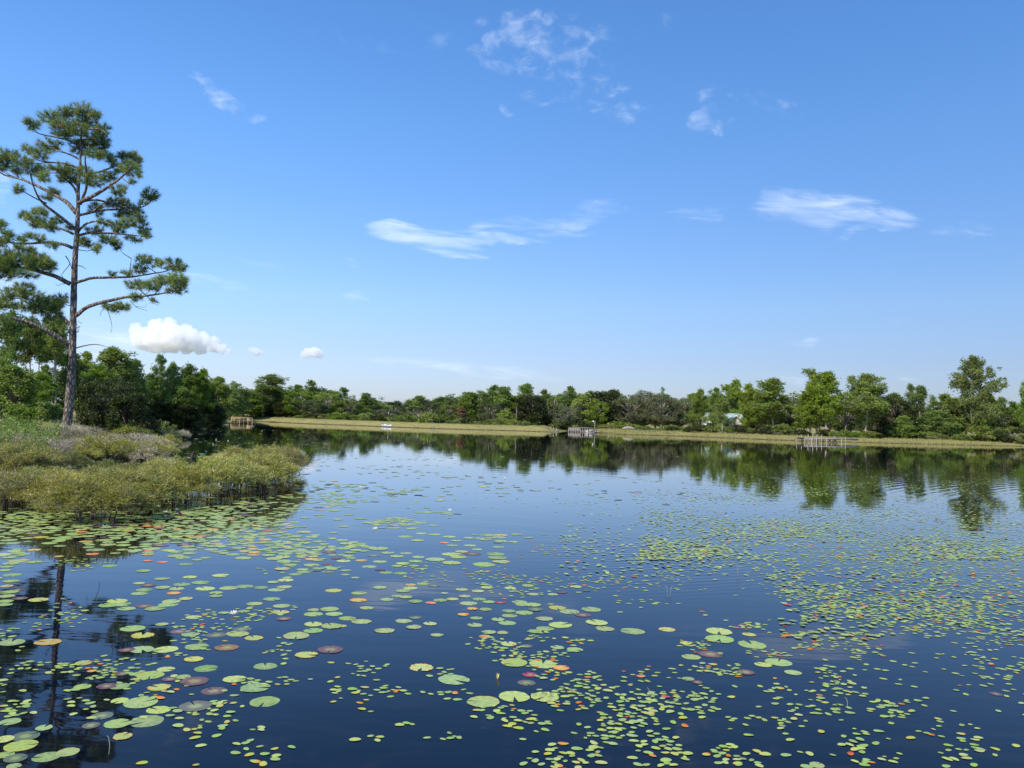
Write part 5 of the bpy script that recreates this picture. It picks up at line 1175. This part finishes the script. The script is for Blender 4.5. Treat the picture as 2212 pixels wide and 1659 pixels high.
SM = {'g': [leaf_mesh('small_leaf', GR, None, 1), leaf_mesh('small_leaf', (.25, .39, .07), None, 2), leaf_mesh('small_leaf', YG, None, 9)], 'yg': [leaf_mesh('small_leaf', YG, None, 3), leaf_mesh('small_leaf', (.34, .42, .06), YE, 4)],
      'ge': [leaf_mesh('small_leaf', YG, ORG, 5), leaf_mesh('small_leaf', YG, YE, 6)], 'o': [leaf_mesh('small_leaf', ORG, YE, 7)], 'r': [leaf_mesh('small_leaf', (.42, .06, .04), ORG, 8)]}
sn = {'g': 'plain green', 'yg': 'yellow-green', 'ge': 'green leaf with an orange side, a', 'o': 'orange', 'r': 'red'}
pick = vs[:300]; inf = []
for p in pick:
    px, py = proj((p[0], p[1], 0)); inf.append((p[5], min(15, max(0, int(px / 64))), int((py - 512) / 42), px))
colw = ['left edge', 'far left', 'outer left', 'left', 'inner left', 'left middle', 'just left of centre', 'centre left', 'centre right', 'just right of centre', 'right middle', 'inner right', 'right', 'outer right', 'far right', 'right edge']
rown = ['far water', 'upper water', 'upper foreground', 'mid foreground', 'near foreground', 'near bottom', 'bottom edge']
for i, p in enumerate(pick):
    c, k, rw_, px = inf[i]; o = link('floating_leaf', SM[c][int(rg.integers(len(SM[c])))], loc=(p[0], p[1], p[2] + .0005)); o.rotation_euler = (rg.normal(0, .008), rg.normal(0, .008), p[6]); o.scale = (p[3], p[4], p[3])
    mates = sorted([j for j in range(len(pick)) if inf[j][:3] == inf[i][:3]], key=lambda j: inf[j][3]); n_m = len(mates); kk = mates.index(i)
    cn = {'g': 'plain green', 'yg': 'yellow-green', 'ge': 'orange-edged green', 'o': 'orange', 'r': 'red'}[c]
    ordn = ['first', 'second', 'third', 'fourth', 'fifth', 'sixth', 'seventh', 'eighth', 'ninth', 'tenth', 'eleventh', 'twelfth']
    w_ = '' if n_m == 1 else ', leftmost of its colour' if kk == 0 else ', rightmost of its colour' if kk == n_m - 1 else f', {ordw(kk + 1)} of its colour from left'
    tag(o, f'{cn} oval leaf, {rown[min(6, max(0, rw_))]}, {colw[k]}{w_}', 'floating leaf', 'small oval leaves floating on the water')
batch('floating_leaf_field', vs[300:], slow, 'drifts of tiny oval green and orange leaves over the right half of the pond', 'floating leaves')

# white water-lily flowers
def flower(nm, sc=1.0):
    g = Geo()
    for ring_, (n, el, L, w_) in enumerate([(9, .35, .055, .022), (8, .75, .05, .02), (6, 1.1, .042, .016)]):
        a = np.arange(n) * 6.283 / n + ring_ * .35; A = nrm(np.column_stack([np.cos(a) * math.cos(el), np.sin(a) * math.cos(el), np.full(n, math.sin(el))])); B = nrm(np.cross(A, [0, 0, 1.0]))
        g.leaves(np.column_stack([np.cos(a) * .006, np.sin(a) * .006, np.full(n, .004)]), A, B, L, w_, (.85, .84, .82))
    h = Geo(); A = nrm(rg.normal(0, .35, (26, 3)) + [0, 0, 1]); h.leaves(np.zeros((26, 3)) + [0, 0, .005], A, side(rg, A), .026, .005, (.8, .55, .05))
    return g.mesh('lily_petals', M['petal']), h.mesh('lily_stamens', M['petal'])
fp, fs = flower('w')
FLW = [(233.2, 615.5, 'white water-lily bloom on a pad in the left foreground, the nearest white bloom'), (165, 513.5, 'white lily bloom among the pads right of the nearest flooded shrub'), (177, 511, 'narrow closed white lily bloom beside the open one near the flooded shrubs'),
       (449.5, 511.5, 'white lily bloom alone in the middle distance, centre-left'), (375, 530, 'withered pale lily bloom on the raft of pads in the middle distance'), (213, 444.5, 'lower white bloom of the pair in the inlet'), (216, 440, 'upper white bloom of the pair in the inlet'),
       (206, 452, 'white bloom in front of the black snag'), (228, 441, 'white bloom in the inlet right of the pair'), (360.5, 488, 'tiny white bloom far out right of the flooded shrubs'), (291.5, 455, 'white bloom beyond the tip of the flooded shrubs'), (505, 479, 'tiny white bloom far out in open water'), (262, 431, 'faraway white bloom in the inlet near the dam')]
for i, (px, py, lab) in enumerate(FLW):
    q = G(px, py); r = link('water_lily_flower', fp, loc=(q[0], q[1], .012)); s = 1.15 if q[1] < 15 else 1.3; r.scale = (s, s, s); r.rotation_euler = (0, 0, rg.uniform(0, 6)); tag(r, lab, 'flower', 'white water-lily blooms')
    link('stamens', fs, r)
g = Geo(); q = G(*zB(1010, 1085)); A = nrm(np.array([[.1, 0, 1], [-.25, 0, 1], [.3, 0, 1.0], [0, -.2, 1], [0, .25, 1]])); g.leaves(np.zeros((5, 3)), A, side(rg, A), .06, .016, (.75, .62, .2))
tag(link('lily_bud', g.mesh('lily_bud', M['petal']), loc=(q[0], q[1], 0)), 'yellow-striped half-open lily bud above the large pads near the bottom centre', 'flower bud')
# thin stems and curled shoots standing out of the water
for cv, x, y, h, lab in [(zA, 705, 1570, .13, 'pale curved shoot rising from the water at the bottom left'), (zB, 1995, 1190, .07, 'curled shoot beside the leaf drift near the bottom, right of centre'), (zC, 125, 1040, .07, 'thin pale shoot below the brown pad, right of centre'),
                         (zC, 1065, 1260, .08, 'hooked pale shoot among leaves in the right foreground'), (zB, 2110, 550, .16, 'pair of thin dead stems in open water, centre-right'), (zC, 355, 430, .22, 'thin reed stem at the left of the leaf field'), (zC, 715, 385, .22, 'bent reed stem in the near leaf field'),
                         (zC, 1200, 320, .24, 'thin reed stem in the middle of the leaf field')]:
    px, py = cv(x, y); q = G(px, py); g = Geo(); g.tube([(0, 0, -.05), (.004, 0, h * .5), (-.006, .004, h * .85), (-.02, .004, h)], [.0035, .003, .003, .0015], 5); 
    if 'pair' in lab: g.tube([(.03, 0, -.05), (.06, 0, h * .8), (.075, 0, h)], [.003, .003, .001], 5)
    tag(link('water_shoot', g.mesh('water_shoot', M['pale_post'], True), loc=(q[0], q[1], 0)), lab, 'plant stem')
